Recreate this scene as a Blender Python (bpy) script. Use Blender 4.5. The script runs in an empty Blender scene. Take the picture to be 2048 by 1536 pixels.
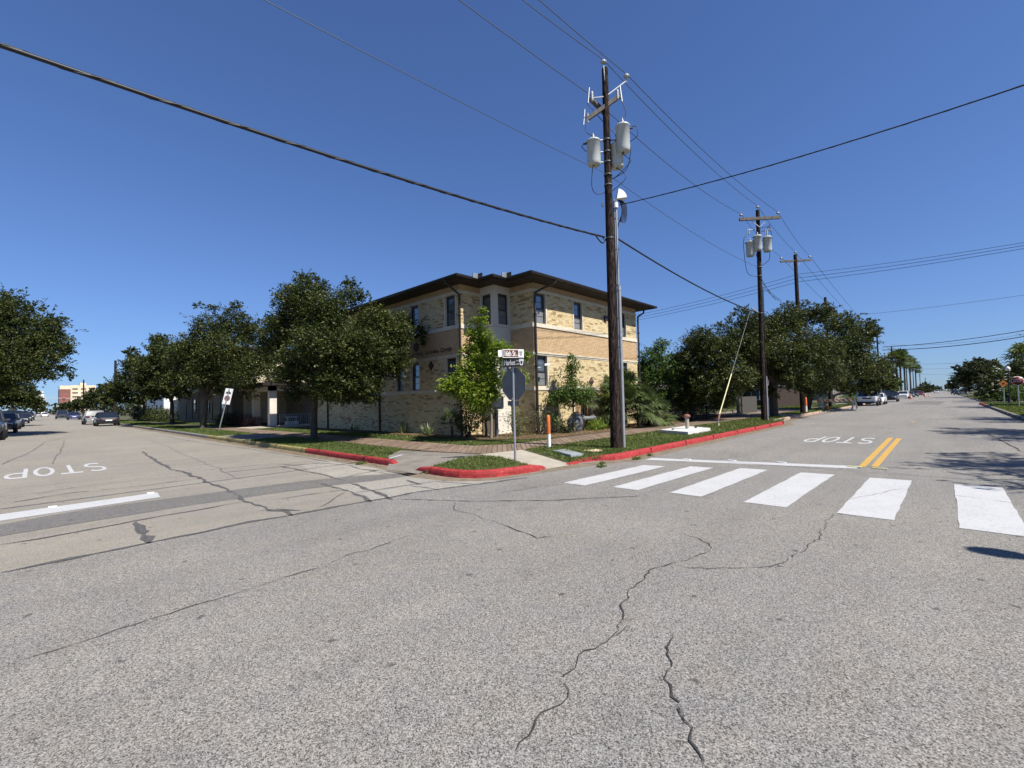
import bpy, math, random
import numpy as np
from mathutils import Vector, Matrix
random.seed(7)
SC = bpy.context.scene
COL = SC.collection

# ---------------------------------------------------------------- camera, sky, sun, exposure
cam = bpy.data.cameras.new("camera"); camo = bpy.data.objects.new("camera", cam); COL.objects.link(camo)
rt, dn, fw = Vector((.68954289, -.72382443, -.02467383)), Vector((.00968709, .04328288, -.99901589)), Vector((.72418006, .68862529, .03685716))
camo.matrix_world = Matrix(((rt.x, -dn.x, -fw.x, 0), (rt.y, -dn.y, -fw.y, 0), (rt.z, -dn.z, -fw.z, 1.58), (0, 0, 0, 1)))
cam.sensor_width = 36; cam.lens = 36*905/2048; cam.clip_start = .05; cam.clip_end = 8000
SC.camera = camo
SUN_EL, SUN_DIR = math.radians(50.7), Vector((.05, -1, 0)).normalized()
W = bpy.data.worlds.new("World"); SC.world = W; W.use_nodes = True
wn = W.node_tree
sky = wn.nodes.new("ShaderNodeTexSky"); sky.sky_type = 'NISHITA'; sky.sun_disc = False
sky.sun_elevation = SUN_EL; sky.sun_rotation = math.radians(177)
sky.altitude = 0; sky.air_density = 1.0; sky.dust_density = .1; sky.ozone_density = 8
# film-like shoulder on the whole sky: c*a/(1+b*c)
def _vm(op, a, b):
    n = wn.nodes.new("ShaderNodeVectorMath"); n.operation = op
    for i, v in enumerate((a, b)):
        if isinstance(v, tuple): n.inputs[i].default_value = v
        else: wn.links.new(v, n.inputs[i])
    return n.outputs[0]
_den = _vm('ADD', _vm('MULTIPLY', sky.outputs[0], (.17, .085, .05)), (1, 1, 1))
wn.links.new(_vm('DIVIDE', _vm('MULTIPLY', sky.outputs[0], (1.25, 1.29, 1.58)), _den), wn.nodes["Background"].inputs[0]); wn.nodes["Background"].inputs[1].default_value = .060
sl = bpy.data.lights.new("sun", 'SUN'); sl.energy = 5.0; sl.angle = math.radians(.53); sl.color = (1, .955, .88)
so = bpy.data.objects.new("sun", sl); COL.objects.link(so)
sd = SUN_DIR*math.cos(SUN_EL) + Vector((0, 0, math.sin(SUN_EL)))
so.rotation_euler = sd.to_track_quat('Z', 'Y').to_euler(); so.location = (0, -20, 30)
SC.view_settings.view_transform = 'Standard'; SC.view_settings.look = 'None'
SC.view_settings.exposure = .75; SC.view_settings.gamma = 1; SC.view_settings.use_curve_mapping = False
SC.render.engine = 'CYCLES'
SC.cycles.max_bounces = 5; SC.cycles.diffuse_bounces = 3; SC.cycles.transparent_max_bounces = 4
SC.cycles.use_denoising = True

# ---------------------------------------------------------------- materials
def _nt(name):
    m = bpy.data.materials.new(name); m.use_nodes = True
    nt = m.node_tree; return m, nt, nt.nodes["Principled BSDF"]
def _mixc(nt, fac, a, b, mode='MIX'):
    n = nt.nodes.new("ShaderNodeMix"); n.data_type = 'RGBA'; n.blend_type = mode
    if isinstance(fac, (int, float)): n.inputs[0].default_value = fac
    else: nt.links.new(fac, n.inputs[0])
    for i, v in ((6, a), (7, b)):
        if isinstance(v, tuple): n.inputs[i].default_value = (*v, 1)
        else: nt.links.new(v, n.inputs[i])
    return n.outputs[2]
def _noise(nt, co, scale, detail=4, rough=.6):
    n = nt.nodes.new("ShaderNodeTexNoise"); n.inputs["Scale"].default_value = scale
    n.inputs["Detail"].default_value = detail; n.inputs["Roughness"].default_value = rough
    if co: nt.links.new(co, n.inputs["Vector"])
    return n.outputs[0]
def _ramp(nt, f, p0, p1):
    n = nt.nodes.new("ShaderNodeMapRange"); nt.links.new(f, n.inputs[0])
    n.inputs[1].default_value = p0; n.inputs[2].default_value = p1; return n.outputs[0]
def _co(nt, kind="Object"):
    return nt.nodes.new("ShaderNodeTexCoord").outputs[kind]
def _bump(nt, bs, h, strength, dist=.01):
    b = nt.nodes.new("ShaderNodeBump"); b.inputs["Strength"].default_value = strength; b.inputs["Distance"].default_value = dist
    nt.links.new(h, b.inputs["Height"]); nt.links.new(b.outputs[0], bs.inputs["Normal"])
def M(name, col, rough=.6, var=.12, scale=4, metal=0, spec=.4, bump=0, bscale=60, col2=None, stretch=None):
    """plain surface with soft wear: colour drifts between two tones, fine relief"""
    m, nt, bs = _nt(name)
    co = _co(nt)
    if stretch:
        mp = nt.nodes.new("ShaderNodeMapping"); mp.inputs["Scale"].default_value = stretch; nt.links.new(co, mp.inputs[0]); co = mp.outputs[0]
    a = tuple(c*(1-var) for c in col); b = col2 or tuple(min(1, c*(1+var)) for c in col)
    nt.links.new(_mixc(nt, _ramp(nt, _noise(nt, co, scale), .32, .68), a, b), bs.inputs["Base Color"])
    bs.inputs["Roughness"].default_value = rough; bs.inputs["Metallic"].default_value = metal; bs.inputs["Specular IOR Level"].default_value = spec
    if bump: _bump(nt, bs, _noise(nt, co, bscale, 3), bump)
    return m
def leaf_mat(name, c0, c1, trans=.3, rough=.45):
    m, nt, bs = _nt(name)
    at = nt.nodes.new("ShaderNodeAttribute"); at.attribute_name = "tint"
    c = _mixc(nt, at.outputs["Fac"], c0, c1)
    nt.links.new(c, bs.inputs["Base Color"]); bs.inputs["Roughness"].default_value = rough; bs.inputs["Specular IOR Level"].default_value = .22
    tr = nt.nodes.new("ShaderNodeBsdfTranslucent"); nt.links.new(_mixc(nt, 1.0, c, (1.3, 1.25, .5), 'MULTIPLY'), tr.inputs[0])
    mx = nt.nodes.new("ShaderNodeMixShader"); mx.inputs[0].default_value = trans
    out = nt.nodes["Material Output"]
    nt.links.new(bs.outputs[0], mx.inputs[1]); nt.links.new(tr.outputs[0], mx.inputs[2]); nt.links.new(mx.outputs[0], out.inputs[0])
    return m
def brick_mat(name, pal, mortar=False):
    """each brick one tone of a palette, picked per brick (island or object)"""
    m, nt, bs = _nt(name)
    geo = nt.nodes.new("ShaderNodeNewGeometry"); oi = nt.nodes.new("ShaderNodeObjectInfo")
    ad = nt.nodes.new("ShaderNodeMath"); ad.operation = 'ADD'; nt.links.new(geo.outputs["Random Per Island"], ad.inputs[0]); nt.links.new(oi.outputs["Random"], ad.inputs[1])
    fr = nt.nodes.new("ShaderNodeMath"); fr.operation = 'FRACT'; nt.links.new(ad.outputs[0], fr.inputs[0])
    cr = nt.nodes.new("ShaderNodeValToRGB"); nt.links.new(fr.outputs[0], cr.inputs[0]); cr.color_ramp.interpolation = 'CONSTANT'
    els = cr.color_ramp.elements
    while len(els) < len(pal): els.new(.5)
    for e, (p, c) in zip(els, pal): e.position = p; e.color = (*c, 1)
    co = _co(nt); n = _noise(nt, co, 30, 4)
    nt.links.new(_mixc(nt, _ramp(nt, n, .3, .7), cr.outputs[0], _mixc(nt, 1.0, cr.outputs[0], (.82, .8, .76), 'MULTIPLY')), bs.inputs["Base Color"])
    bs.inputs["Roughness"].default_value = .85; bs.inputs["Specular IOR Level"].default_value = .2
    _bump(nt, bs, _noise(nt, co, 120, 3), .35, .004)
    return m
def road_mat(name, tone, warm, grain=95, speck=1.0):
    """worn asphalt: stones of many greys set in binder, wheel polish and stains at larger scale"""
    m, nt, bs = _nt(name); co = _co(nt)
    v = nt.nodes.new("ShaderNodeTexVoronoi"); v.voronoi_dimensions = "2D"; v.inputs["Scale"].default_value = grain; nt.links.new(co, v.inputs["Vector"])
    sep = nt.nodes.new("ShaderNodeSeparateColor"); nt.links.new(v.outputs["Color"], sep.inputs[0])
    v2 = nt.nodes.new("ShaderNodeTexVoronoi"); v2.voronoi_dimensions = "2D"; v2.inputs["Scale"].default_value = grain*.62; nt.links.new(co, v2.inputs["Vector"])
    sep2 = nt.nodes.new("ShaderNodeSeparateColor"); nt.links.new(v2.outputs["Color"], sep2.inputs[0])
    f = nt.nodes.new("ShaderNodeMath"); f.operation = 'MULTIPLY_ADD'; nt.links.new(sep2.outputs[0], f.inputs[0]); f.inputs[1].default_value = .35
    f1 = nt.nodes.new("ShaderNodeMath"); f1.operation = 'MULTIPLY'; nt.links.new(sep.outputs[1], f1.inputs[0]); f1.inputs[1].default_value = .65
    nt.links.new(f1.outputs[0], f.inputs[2])
    lo = tuple(tone*w*(1-.74*speck) for w in warm); hi = tuple(tone*w*(1+.86*speck) for w in warm)
    c = _mixc(nt, _ramp(nt, f.outputs[0], .1, .9), lo, hi)
    big = _noise(nt, co, .55, 5, .62); mid = _noise(nt, co, 3.2, 4, .6)
    c = _mixc(nt, _ramp(nt, big, .3, .72), c, _mixc(nt, 1.0, c, (.86, .855, .85), 'MULTIPLY'))
    c = _mixc(nt, _ramp(nt, mid, .38, .75), c, _mixc(nt, 1.0, c, (1.1, 1.07, 1.0), 'MULTIPLY'))
    mp = nt.nodes.new("ShaderNodeMapping"); mp.inputs["Scale"].default_value = (.05, 1.1, 1); nt.links.new(co, mp.inputs[0])
    c = _mixc(nt, _ramp(nt, _noise(nt, mp.outputs[0], 1.3, 3), .45, .75), c, _mixc(nt, 1.0, c, (.88, .88, .89), 'MULTIPLY'))
    c = _mixc(nt, _ramp(nt, _noise(nt, co, 1.15, 8, .68), .60, .70), c, _mixc(nt, 1.0, c, (.80, .795, .79), 'MULTIPLY'))
    c = _mixc(nt, _ramp(nt, _noise(nt, co, .23, 3, .5), .42, .62), c, _mixc(nt, 1.0, c, (1.09, 1.075, 1.04), 'MULTIPLY'))
    # small oil spots
    v3 = nt.nodes.new("ShaderNodeTexVoronoi"); v3.voronoi_dimensions = "2D"; v3.inputs["Scale"].default_value = 1.0
    wv = nt.nodes.new("ShaderNodeTexNoise"); wv.inputs["Scale"].default_value = 9; nt.links.new(co, wv.inputs["Vector"])
    wa = nt.nodes.new("ShaderNodeVectorMath"); wa.operation = "MULTIPLY_ADD"; nt.links.new(wv.outputs["Color"], wa.inputs[0]); wa.inputs[1].default_value = (.09, .09, .09); nt.links.new(co, wa.inputs[2]); nt.links.new(wa.outputs[0], v3.inputs["Vector"])
    c = _mixc(nt, _ramp(nt, v3.outputs["Distance"], .034, .016), c, _mixc(nt, 1.0, c, (.45, .45, .46), 'MULTIPLY'))
    nt.links.new(c, bs.inputs["Base Color"]); bs.inputs["Roughness"].default_value = .88; bs.inputs["Specular IOR Level"].default_value = .22
    _bump(nt, bs, f.outputs[0], .55, .006)
    return m
def paint_mat(name, col, worn=.25, road=(.16, .15, .14)):
    m, nt, bs = _nt(name); co = _co(nt)
    n = _noise(nt, co, 22, 8, .75)
    c = _mixc(nt, _ramp(nt, n, .53, .66), col, tuple(.45*a+.55*b for a, b in zip(col, road)))
    c = _mixc(nt, _ramp(nt, _noise(nt, co, 2.5, 4), .4, .75), c, _mixc(nt, 1.0, c, (.9, .9, .89), 'MULTIPLY'))
    nt.links.new(c, bs.inputs["Base Color"]); bs.inputs["Roughness"].default_value = .7
    _bump(nt, bs, _noise(nt, co, 140, 2), .4, .003)
    return m

MAT = {}
MAT['asphalt'] = road_mat('asphalt', .186, (1.0, .962, .905), 185, 1.08)
MAT['old_pave'] = road_mat('old_pavement', .225, (1.0, .93, .81), 200, .6)
MAT['pale_slab'] = road_mat('pale_slab', .265, (1.0, .95, .84), 100, .55)
MAT['patch'] = road_mat('tar_patch', .135, (1, .96, .92), 130, .7)
MAT['tar'] = M('tar', (.078, .075, .073), .8, .4, 25, bump=.5, bscale=120)
MAT['crack'] = M('crack_dirt', (.04, .036, .032), .95, .3, 20)
MAT['white_paint'] = paint_mat('white_road_paint', (.43, .43, .425))
MAT['yellow_paint'] = paint_mat('yellow_road_paint', (.46, .275, .05))
def kerb_paint(name, lo, hi, under, chip=.6):
    """brushed paint over rough concrete: faded top, chips, scuffs and road film"""
    m, nt, bs = _nt(name); co = _co(nt)
    c = _mixc(nt, _ramp(nt, _noise(nt, co, 5, 6, .65), .3, .7), lo, hi)
    c = _mixc(nt, _ramp(nt, _noise(nt, co, 17, 8, .7), chip, chip+.05), c, under)
    mp = nt.nodes.new("ShaderNodeMapping"); mp.inputs["Scale"].default_value = (1, 1, 6); nt.links.new(co, mp.inputs[0])
    c = _mixc(nt, _ramp(nt, _noise(nt, mp.outputs[0], 1.6, 5, .7), .56, .72), c, _mixc(nt, 1.0, c, (.42, .42, .45), 'MULTIPLY'))
    nt.links.new(c, bs.inputs["Base Color"]); bs.inputs["Roughness"].default_value = .75; bs.inputs["Specular IOR Level"].default_value = .3
    _bump(nt, bs, _noise(nt, co, 45, 5, .7), .7, .008); return m
MAT['red_curb'] = kerb_paint('red_curb_paint', (.20, .016, .017), (.37, .036, .036), (.30, .21, .17))
MAT['pale_curb'] = kerb_paint('faded_curb', (.30, .23, .18), (.38, .26, .2), (.30, .09, .07), .58)
MAT['yellow_curb'] = kerb_paint('mossy_yellow_curb', (.17, .15, .075), (.40, .32, .09), (.15, .14, .10), .55)
MAT['grey_curb'] = M('grey_curb', (.18, .165, .145), .9, .25, 4, bump=.5, bscale=30)
MAT['concrete'] = M('concrete', (.33, .295, .235), .9, .12, 3, bump=.4, bscale=90)
MAT['dark_concrete'] = M('weathered_concrete', (.175, .158, .132), .9, .22, 2.2, bump=.4, bscale=90)
MAT['gutter'] = M('dirty_gutter', (.165, .13, .088), .95, .3, 5, bump=.5, bscale=60)
MAT['paver'] = brick_mat('clay_paver', [(0, (.19, .138, .10)), (.25, (.21, .155, .115)), (.5, (.175, .126, .092)), (.75, (.23, .172, .13))])
MAT['joint'] = M('paver_joint', (.06, .047, .04), .95, .2, 20)
MAT['grass'] = leaf_mat('grass_blade', (.055, .088, .018), (.165, .20, .062), .35, .6)
MAT['turf'] = M('turf_soil', (.05, .065, .02), .95, .4, 9, bump=.6, bscale=60, col2=(.10, .095, .04))
MAT['earth'] = M('bare_earth', (.11, .085, .06), .95, .25, .4, bump=.5, bscale=6)
MAT['mulch'] = M('mulch', (.065, .043, .03), .95, .45, 40, bump=1, bscale=70, col2=(.15, .10, .07))
MAT['bark'] = M('bark', (.075, .062, .05), .95, .4, 7, bump=1, bscale=30, stretch=(4, 4, .8))
MAT['pale_bark'] = M('pale_bark', (.2, .17, .14), .95, .3, 7, bump=.6, bscale=30, stretch=(4, 4, .8))
MAT['oak_leaf'] = leaf_mat('oak_leaf', (.016, .026, .006), (.105, .120, .034), .24, .5)
MAT['oak_leaf_far'] = leaf_mat('oak_leaf_far', (.018, .027, .010), (.085, .096, .036), .22, .55)
MAT['bright_leaf'] = leaf_mat('young_leaf', (.10, .17, .02), (.30, .36, .065), .46, .45)
MAT['mid_leaf'] = leaf_mat('garden_leaf', (.045, .085, .018), (.12, .18, .045), .3, .45)
MAT['palm_leaf'] = leaf_mat('palm_blade', (.035, .06, .022), (.13, .16, .06), .22, .4)
MAT['purple_leaf'] = leaf_mat('purple_leaf', (.035, .02, .02), (.13, .065, .06), .2, .5)
MAT['dry_leaf'] = leaf_mat('dry_leaf', (.12, .08, .04), (.3, .22, .13), .2, .7)
MAT['aloe'] = leaf_mat('aloe_blade', (.10, .13, .06), (.22, .25, .13), .15, .5)
MAT['petal'] = M('white_petal', (.8, .78, .7), .6)
MAT['brick'] = brick_mat('buff_brick', [(0, (.57, .465, .275)), (.30, (.53, .425, .24)), (.52, (.61, .51, .32)), (.72, (.48, .365, .20)), (.88, (.30, .215, .115))])
MAT['tan_brick'] = brick_mat('tan_brick', [(0, (.47, .33, .19)), (.3, (.50, .36, .215)), (.6, (.44, .305, .175)), (.85, (.48, .35, .22))])
MAT['mortar'] = M('mortar', (.44, .35, .21), .95, .15, 6)
MAT['tan_mortar'] = M('tan_mortar', (.42, .31, .19), .95, .1, 6)
MAT['stone'] = M('cast_stone', (.52, .47, .37), .85, .1, 3, bump=.2, bscale=80)
MAT['stucco'] = M('pale_stucco', (.55, .51, .44), .9, .07, 2, bump=.3, bscale=120)
MAT['bronze'] = M('bronze_metal', (.018, .014, .012), .45, .2, 3, spec=.5)
MAT['brown_soffit'] = M('brown_soffit', (.032, .022, .016), .7, .2, 3)
MAT['roof'] = M('roof_metal', (.05, .045, .042), .6, .2, 2)
MAT['frame'] = M('window_frame', (.03, .026, .024), .45, .15, 5, spec=.5)
MAT['glass'] = M('window_glass', (.17, .20, .23), .04, .1, .8, spec=1, metal=.55)
MAT['blind'] = M('window_blind', (.16, .165, .165), .22, .12, 1.5, spec=.6)
MAT['letter'] = M('letter_metal', (.03, .025, .022), .5)
MAT['terracotta'] = M('dark_tile', (.06, .03, .025), .6)
def pole_mat():
    m, nt, bs = _nt('creosote_wood'); co = _co(nt); mp = nt.nodes.new("ShaderNodeMapping"); mp.inputs["Scale"].default_value = (5.5, 5.5, 1.2); nt.links.new(co, mp.inputs[0])
    n = _noise(nt, mp.outputs[0], 4.5, 6, .7)
    c = _mixc(nt, _ramp(nt, n, .42, .66), (.007, .005, .0045), (.075, .05, .04))
    mp2 = nt.nodes.new("ShaderNodeMapping"); mp2.inputs["Scale"].default_value = (14, 14, .25); nt.links.new(co, mp2.inputs[0])
    c = _mixc(nt, _ramp(nt, _noise(nt, mp2.outputs[0], 3, 3), .55, .62), c, (.005, .004, .004))
    nt.links.new(c, bs.inputs["Base Color"]); bs.inputs["Roughness"].default_value = .95; bs.inputs["Specular IOR Level"].default_value = .15; _bump(nt, bs, n, 1, .02); return m
MAT['wood_pole'] = pole_mat()
MAT['grey_wood'] = M('weathered_wood', (.13, .115, .1), .95, .3, 4, bump=.7, bscale=25, stretch=(3, 3, .5))
MAT['galv'] = M('galvanised_steel', (.42, .43, .44), .42, .12, 6, metal=.75)
MAT['steel_grey'] = M('grey_steel', (.3, .31, .32), .5, .12, 5, metal=.4)
MAT['sign_back'] = M('aluminium_back', (.15, .152, .155), .55, .12, 3, metal=.35)
MAT['tank'] = M('transformer_paint', (.40, .42, .40), .4, .07, 4, spec=.5)
MAT['porcelain'] = M('porcelain', (.34, .35, .36), .25, .06, 5)
MAT['black'] = M('black_rubber', (.018, .018, .018), .65, .2, 5)
MAT['cable'] = M('cable_jacket', (.009, .01, .013), .5, .1, 5)
MAT['wire'] = M('bare_wire', (.055, .06, .065), .5, .1, 5)
MAT['white'] = M('white_enamel', (.7, .7, .68), .45, .05, 3)
MAT['sign_brown'] = M('sign_brown', (.115, .03, .015), .45, .08, 6)
MAT['sign_black'] = M('sign_black', (.02, .019, .024), .45, .1, 6)
MAT['sign_red'] = M('sign_red', (.17, .012, .012), .45, .06, 6)
MAT['sign_orange'] = M('sign_orange', (.38, .12, .015), .5, .06, 6)
MAT['orange'] = M('orange_plastic', (.60, .14, .03), .5, .12, 8)
MAT['yellow'] = M('yellow_plastic', (.58, .55, .30), .5, .1, 6)
MAT['utility_lid'] = M('polymer_lid', (.24, .27, .28), .8, .12, 9, bump=.4, bscale=90)
MAT['beige_lid'] = M('beige_lid', (.56, .45, .31), .8, .12, 9)
MAT['pad'] = M('painted_pad', (.5, .5, .47), .8, .08, 4)
MAT['rust'] = M('rusty_cap', (.20, .08, .06), .8, .3, 12)
MAT['shade_wall'] = M('shaded_stucco', (.20, .16, .105), .9, .08, 2)  # tan stucco darkened to stand for the shade in the recess
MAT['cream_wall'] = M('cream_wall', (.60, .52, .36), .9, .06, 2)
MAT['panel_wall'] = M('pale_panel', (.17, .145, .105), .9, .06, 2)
MAT['white_wall'] = M('white_siding', (.74, .74, .72), .7, .05, 2)
MAT['grey_wall'] = M('grey_siding', (.30, .33, .38), .8, .06, 2)
MAT['brown_brick_far'] = M('far_brown_brick', (.19, .085, .07), .9, .1, .3)
MAT['far_cream'] = M('far_cream_panel', (.62, .50, .36), .9, .05, .2)
MAT['far_dark'] = M('far_window_band', (.10, .09, .085), .4, .1, .5)
MAT['tan_door'] = M('tan_door', (.42, .27, .15), .6, .08, 6, stretch=(6, 6, 1))
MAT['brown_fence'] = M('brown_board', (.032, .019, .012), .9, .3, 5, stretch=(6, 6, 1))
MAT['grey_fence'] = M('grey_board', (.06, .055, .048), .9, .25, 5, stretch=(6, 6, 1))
MAT['iron'] = M('black_iron', (.015, .015, .016), .5)
MAT['car_glass'] = M('car_glass', (.012, .015, .018), .05, .1, 3, spec=.9)
MAT['chrome'] = M('chrome', (.6, .6, .6), .15, .05, 3, metal=1)
MAT['lamp_red'] = M('tail_lens', (.10, .008, .008), .2, .1, 5)
MAT['lamp_clear'] = M('head_lens', (.7, .72, .74), .1, .05, 5, spec=.8)
MAT['red_lit'] = M('red_signal_lens', (.8, .03, .02), .3)
_rl = MAT['red_lit'].node_tree.nodes["Principled BSDF"]; _rl.inputs["Emission Color"].default_value = (1, .05, .03, 1); _rl.inputs["Emission Strength"].default_value = 2.5
MAT['globe'] = M('opal_globe', (.82, .81, .77), .25, .03, 3)
for k, c in dict(navy=(.012, .017, .04), black=(.008, .008, .01), silver=(.22, .225, .23), white=(.72, .72, .70), grey=(.10, .105, .11), darkgrey=(.03, .034, .04), blue=(.02, .035, .12), bronze=(.06, .05, .045), red=(.2, .02, .015)).items():
    m, nt, bs = _nt('car_paint_'+k); co = _co(nt)
    nt.links.new(_mixc(nt, _noise(nt, co, 2), tuple(v*.92 for v in c), c), bs.inputs["Base Color"])
    bs.inputs["Roughness"].default_value = .3; bs.inputs["Coat Weight"].default_value = .8; bs.inputs["Coat Roughness"].default_value = .05
    MAT['car_'+k] = m

# ---------------------------------------------------------------- mesh helpers
class MB:
    """collects polygons; build() links them as one mesh object"""
    def __init__(s): s.v = []; s.f = []; s.m = []; s.smooth = []
    def add(s, vs, fs, mi=0, sm=False):
        o = len(s.v); s.v += [tuple(v) for v in vs]; s.f += [tuple(i+o for i in f) for f in fs]; s.m += [mi]*len(fs); s.smooth += [sm]*len(fs); return s
    def box(s, x0, x1, y0, y1, z0, z1, mi=0):
        v = [(x0,y0,z0),(x1,y0,z0),(x1,y1,z0),(x0,y1,z0),(x0,y0,z1),(x1,y0,z1),(x1,y1,z1),(x0,y1,z1)]
        return s.add(v, [(0,3,2,1),(4,5,6,7),(0,1,5,4),(1,2,6,5),(2,3,7,6),(3,0,4,7)], mi)
    def obox(s, c, ax, ay, az, mi=0):
        c, ax, ay, az = map(Vector, (c, ax, ay, az))
        v = [c+ax*i+ay*j+az*k for k in (-1,1) for i, j in ((-1,-1),(1,-1),(1,1),(-1,1))]
        return s.add(v, [(0,3,2,1),(4,5,6,7),(0,1,5,4),(1,2,6,5),(2,3,7,6),(3,0,4,7)], mi)
    def bar(s, a, b, w, h=None, mi=0):
        a, b = Vector(a), Vector(b); d = (b-a); L = d.length; d.normalize()
        up = Vector((0,0,1)) if abs(d.z) < .9 else Vector((1,0,0))
        x = d.cross(up).normalized(); y = x.cross(d)
        return s.obox((a+b)/2, d*L/2, x*w/2, y*(h or w)/2, mi)
    def tube(s, pts, r, n=8, mi=0, cap=True, sm=True):
        P = [Vector(p) for p in pts]; R = list(r) if hasattr(r, '__len__') else [r]*len(P)
        vs = []; fs = []; px = None
        for i, p in enumerate(P):
            d = (P[min(i+1, len(P)-1)]-P[max(i-1, 0)]).normalized()
            if px is None:
                px = d.cross(Vector((0,0,1)) if abs(d.z) < .9 else Vector((1,0,0))).normalized()
            px = (px - d*px.dot(d)).normalized(); py = d.cross(px)
            vs += [p+(px*math.cos(6.2832*k/n)+py*math.sin(6.2832*k/n))*R[i] for k in range(n)]
        for i in range(len(P)-1):
            fs += [(i*n+k, i*n+(k+1)%n, (i+1)*n+(k+1)%n, (i+1)*n+k) for k in range(n)]
        s.add(vs, fs, mi, sm)
        if cap: s.add(vs[:n], [tuple(range(n))[::-1]], mi); s.add(vs[-n:], [tuple(range(n))], mi)
        return s
    def lathe(s, c, prof, n=16, mi=0, axis=(0,0,1)):
        a = Vector(axis).normalized(); x = a.cross(Vector((0,1,0)) if abs(a.y) < .9 else Vector((1,0,0))).normalized(); y = a.cross(x); c = Vector(c)
        vs = [c+a*z+(x*math.cos(6.2832*k/n)+y*math.sin(6.2832*k/n))*r for r, z in prof for k in range(n)]
        fs = [(i*n+k, i*n+(k+1)%n, (i+1)*n+(k+1)%n, (i+1)*n+k) for i in range(len(prof)-1) for k in range(n)]
        s.add(vs, fs, mi, True)
        if prof[0][0] > 1e-4: s.add(vs[:n], [tuple(range(n))[::-1]], mi)
        if prof[-1][0] > 1e-4: s.add(vs[-n:], [tuple(range(n))], mi)
        return s
    def prism(s, poly, z0, z1, mi=0):
        n = len(poly); vs = [(x,y,z0) for x,y in poly]+[(x,y,z1) for x,y in poly]
        return s.add(vs, [tuple(range(n))[::-1], tuple(range(n, 2*n))]+[(i,(i+1)%n,n+(i+1)%n,n+i) for i in range(n)], mi)
    def poly(s, pts, mi=0): return s.add(pts, [tuple(range(len(pts)))], mi)
    def build(s, name, mats, parent=None, **props):
        me = bpy.data.meshes.new(name)
        off = Vector(parent['_base']) if parent is not None and '_base' in parent else None
        vs = [tuple(Vector(v)-off) for v in s.v] if off is not None and parent['_world'] else s.v
        me.from_pydata(vs, [], s.f)
        for mt in (mats if isinstance(mats, (list, tuple)) else [mats]): me.materials.append(MAT[mt] if isinstance(mt, str) else mt)
        me.polygons.foreach_set('material_index', s.m); me.polygons.foreach_set('use_smooth', s.smooth); me.update()
        return link(name, me, parent, **props)
def link(name, me, parent=None, **props):
    o = bpy.data.objects.new(name, me); COL.objects.link(o)
    if parent is not None:
        o.parent = parent
        if '_base' in parent: o['_base'] = parent['_base']; o['_world'] = parent['_world']
    for k, v in props.items(): o[k] = v
    return o
def thing(name, label, cat, loc=(0,0,0), group=None, world=True, rz=0):
    """an Empty at the thing's base; parts given in world coordinates when world=True"""
    o = bpy.data.objects.new(name, None); COL.objects.link(o); o.location = loc; o.rotation_euler = (0,0,rz); o.empty_display_size = .2
    o['label'] = label; o['category'] = cat; o['_base'] = tuple(loc); o['_world'] = world
    if group: o['group'] = group
    return o
def tag(o, label, cat, group=None):
    o['label'] = label; o['category'] = cat
    if group: o['group'] = group
    return o
def np_mesh(name, verts, nper, mat, tint=None, parent=None, **props):
    """fast mesh of separate n-gons, nper vertices each"""
    verts = np.asarray(verts, np.float32); nf = len(verts)//nper
    me = bpy.data.meshes.new(name)
    if parent is not None and parent.get('_world'): verts = verts - np.array(parent['_base'], np.float32)
    me.vertices.add(len(verts)); me.vertices.foreach_set('co', verts.ravel())
    me.loops.add(nf*nper); me.loops.foreach_set('vertex_index', np.arange(nf*nper, dtype=np.int32))
    me.polygons.add(nf); me.polygons.foreach_set('loop_start', np.arange(nf, dtype=np.int32)*nper)
    me.update(calc_edges=True)
    if tint is not None:
        a = me.attributes.new('tint', 'FLOAT', 'FACE'); a.data.foreach_set('value', np.asarray(tint, np.float32))
    me.materials.append(MAT[mat])
    return link(name, me, parent, **props)
def text_mesh(txt, size, depth=.0, spacing=1.0, bold=0):
    c = bpy.data.curves.new('lettering', 'FONT'); c.body = txt; c.size = size; c.extrude = depth; c.align_x = 'LEFT'; c.space_character = spacing; c.offset = bold
    c.resolution_u = 3
    o = bpy.data.objects.new('lettering', c); COL.objects.link(o)
    bpy.context.view_layer.update()
    me = bpy.data.meshes.new_from_object(o.evaluated_get(bpy.context.evaluated_depsgraph_get()))
    bpy.data.objects.remove(o); bpy.data.curves.remove(c)
    return me
def put_text(name, txt, origin, xdir, ydir, w, h, mat, parent=None, depth=.004, bold=0, lift=0, **props):
    """flat lettering of overall width w and height h, in the plane xdir/ydir at origin (lower left)"""
    me = text_mesh(txt, 1, 0, 1, bold)
    n = len(me.vertices); co = np.empty(n*3, np.float32); me.vertices.foreach_get('co', co); co = co.reshape(-1, 3)
    mn, mx = co.min(0), co.max(0)
    X, Y = Vector(xdir).normalized(), Vector(ydir).normalized(); Z = X.cross(Y)
    u = (co[:, 0]-mn[0])/(mx[0]-mn[0])*w; v = (co[:, 1]-mn[1])/(mx[1]-mn[1])*h
    P = np.array(origin)+np.outer(u, X)+np.outer(v, Y)+np.outer(np.full(n, lift), Z)
    if parent is not None and parent.get('_world'): P = P-np.array(parent['_base'])
    me.vertices.foreach_set('co', P.astype(np.float32).ravel()); me.materials.clear(); me.materials.append(MAT[mat]); me.name = name; me.update()
    return link(name, me, parent, **props)

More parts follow.
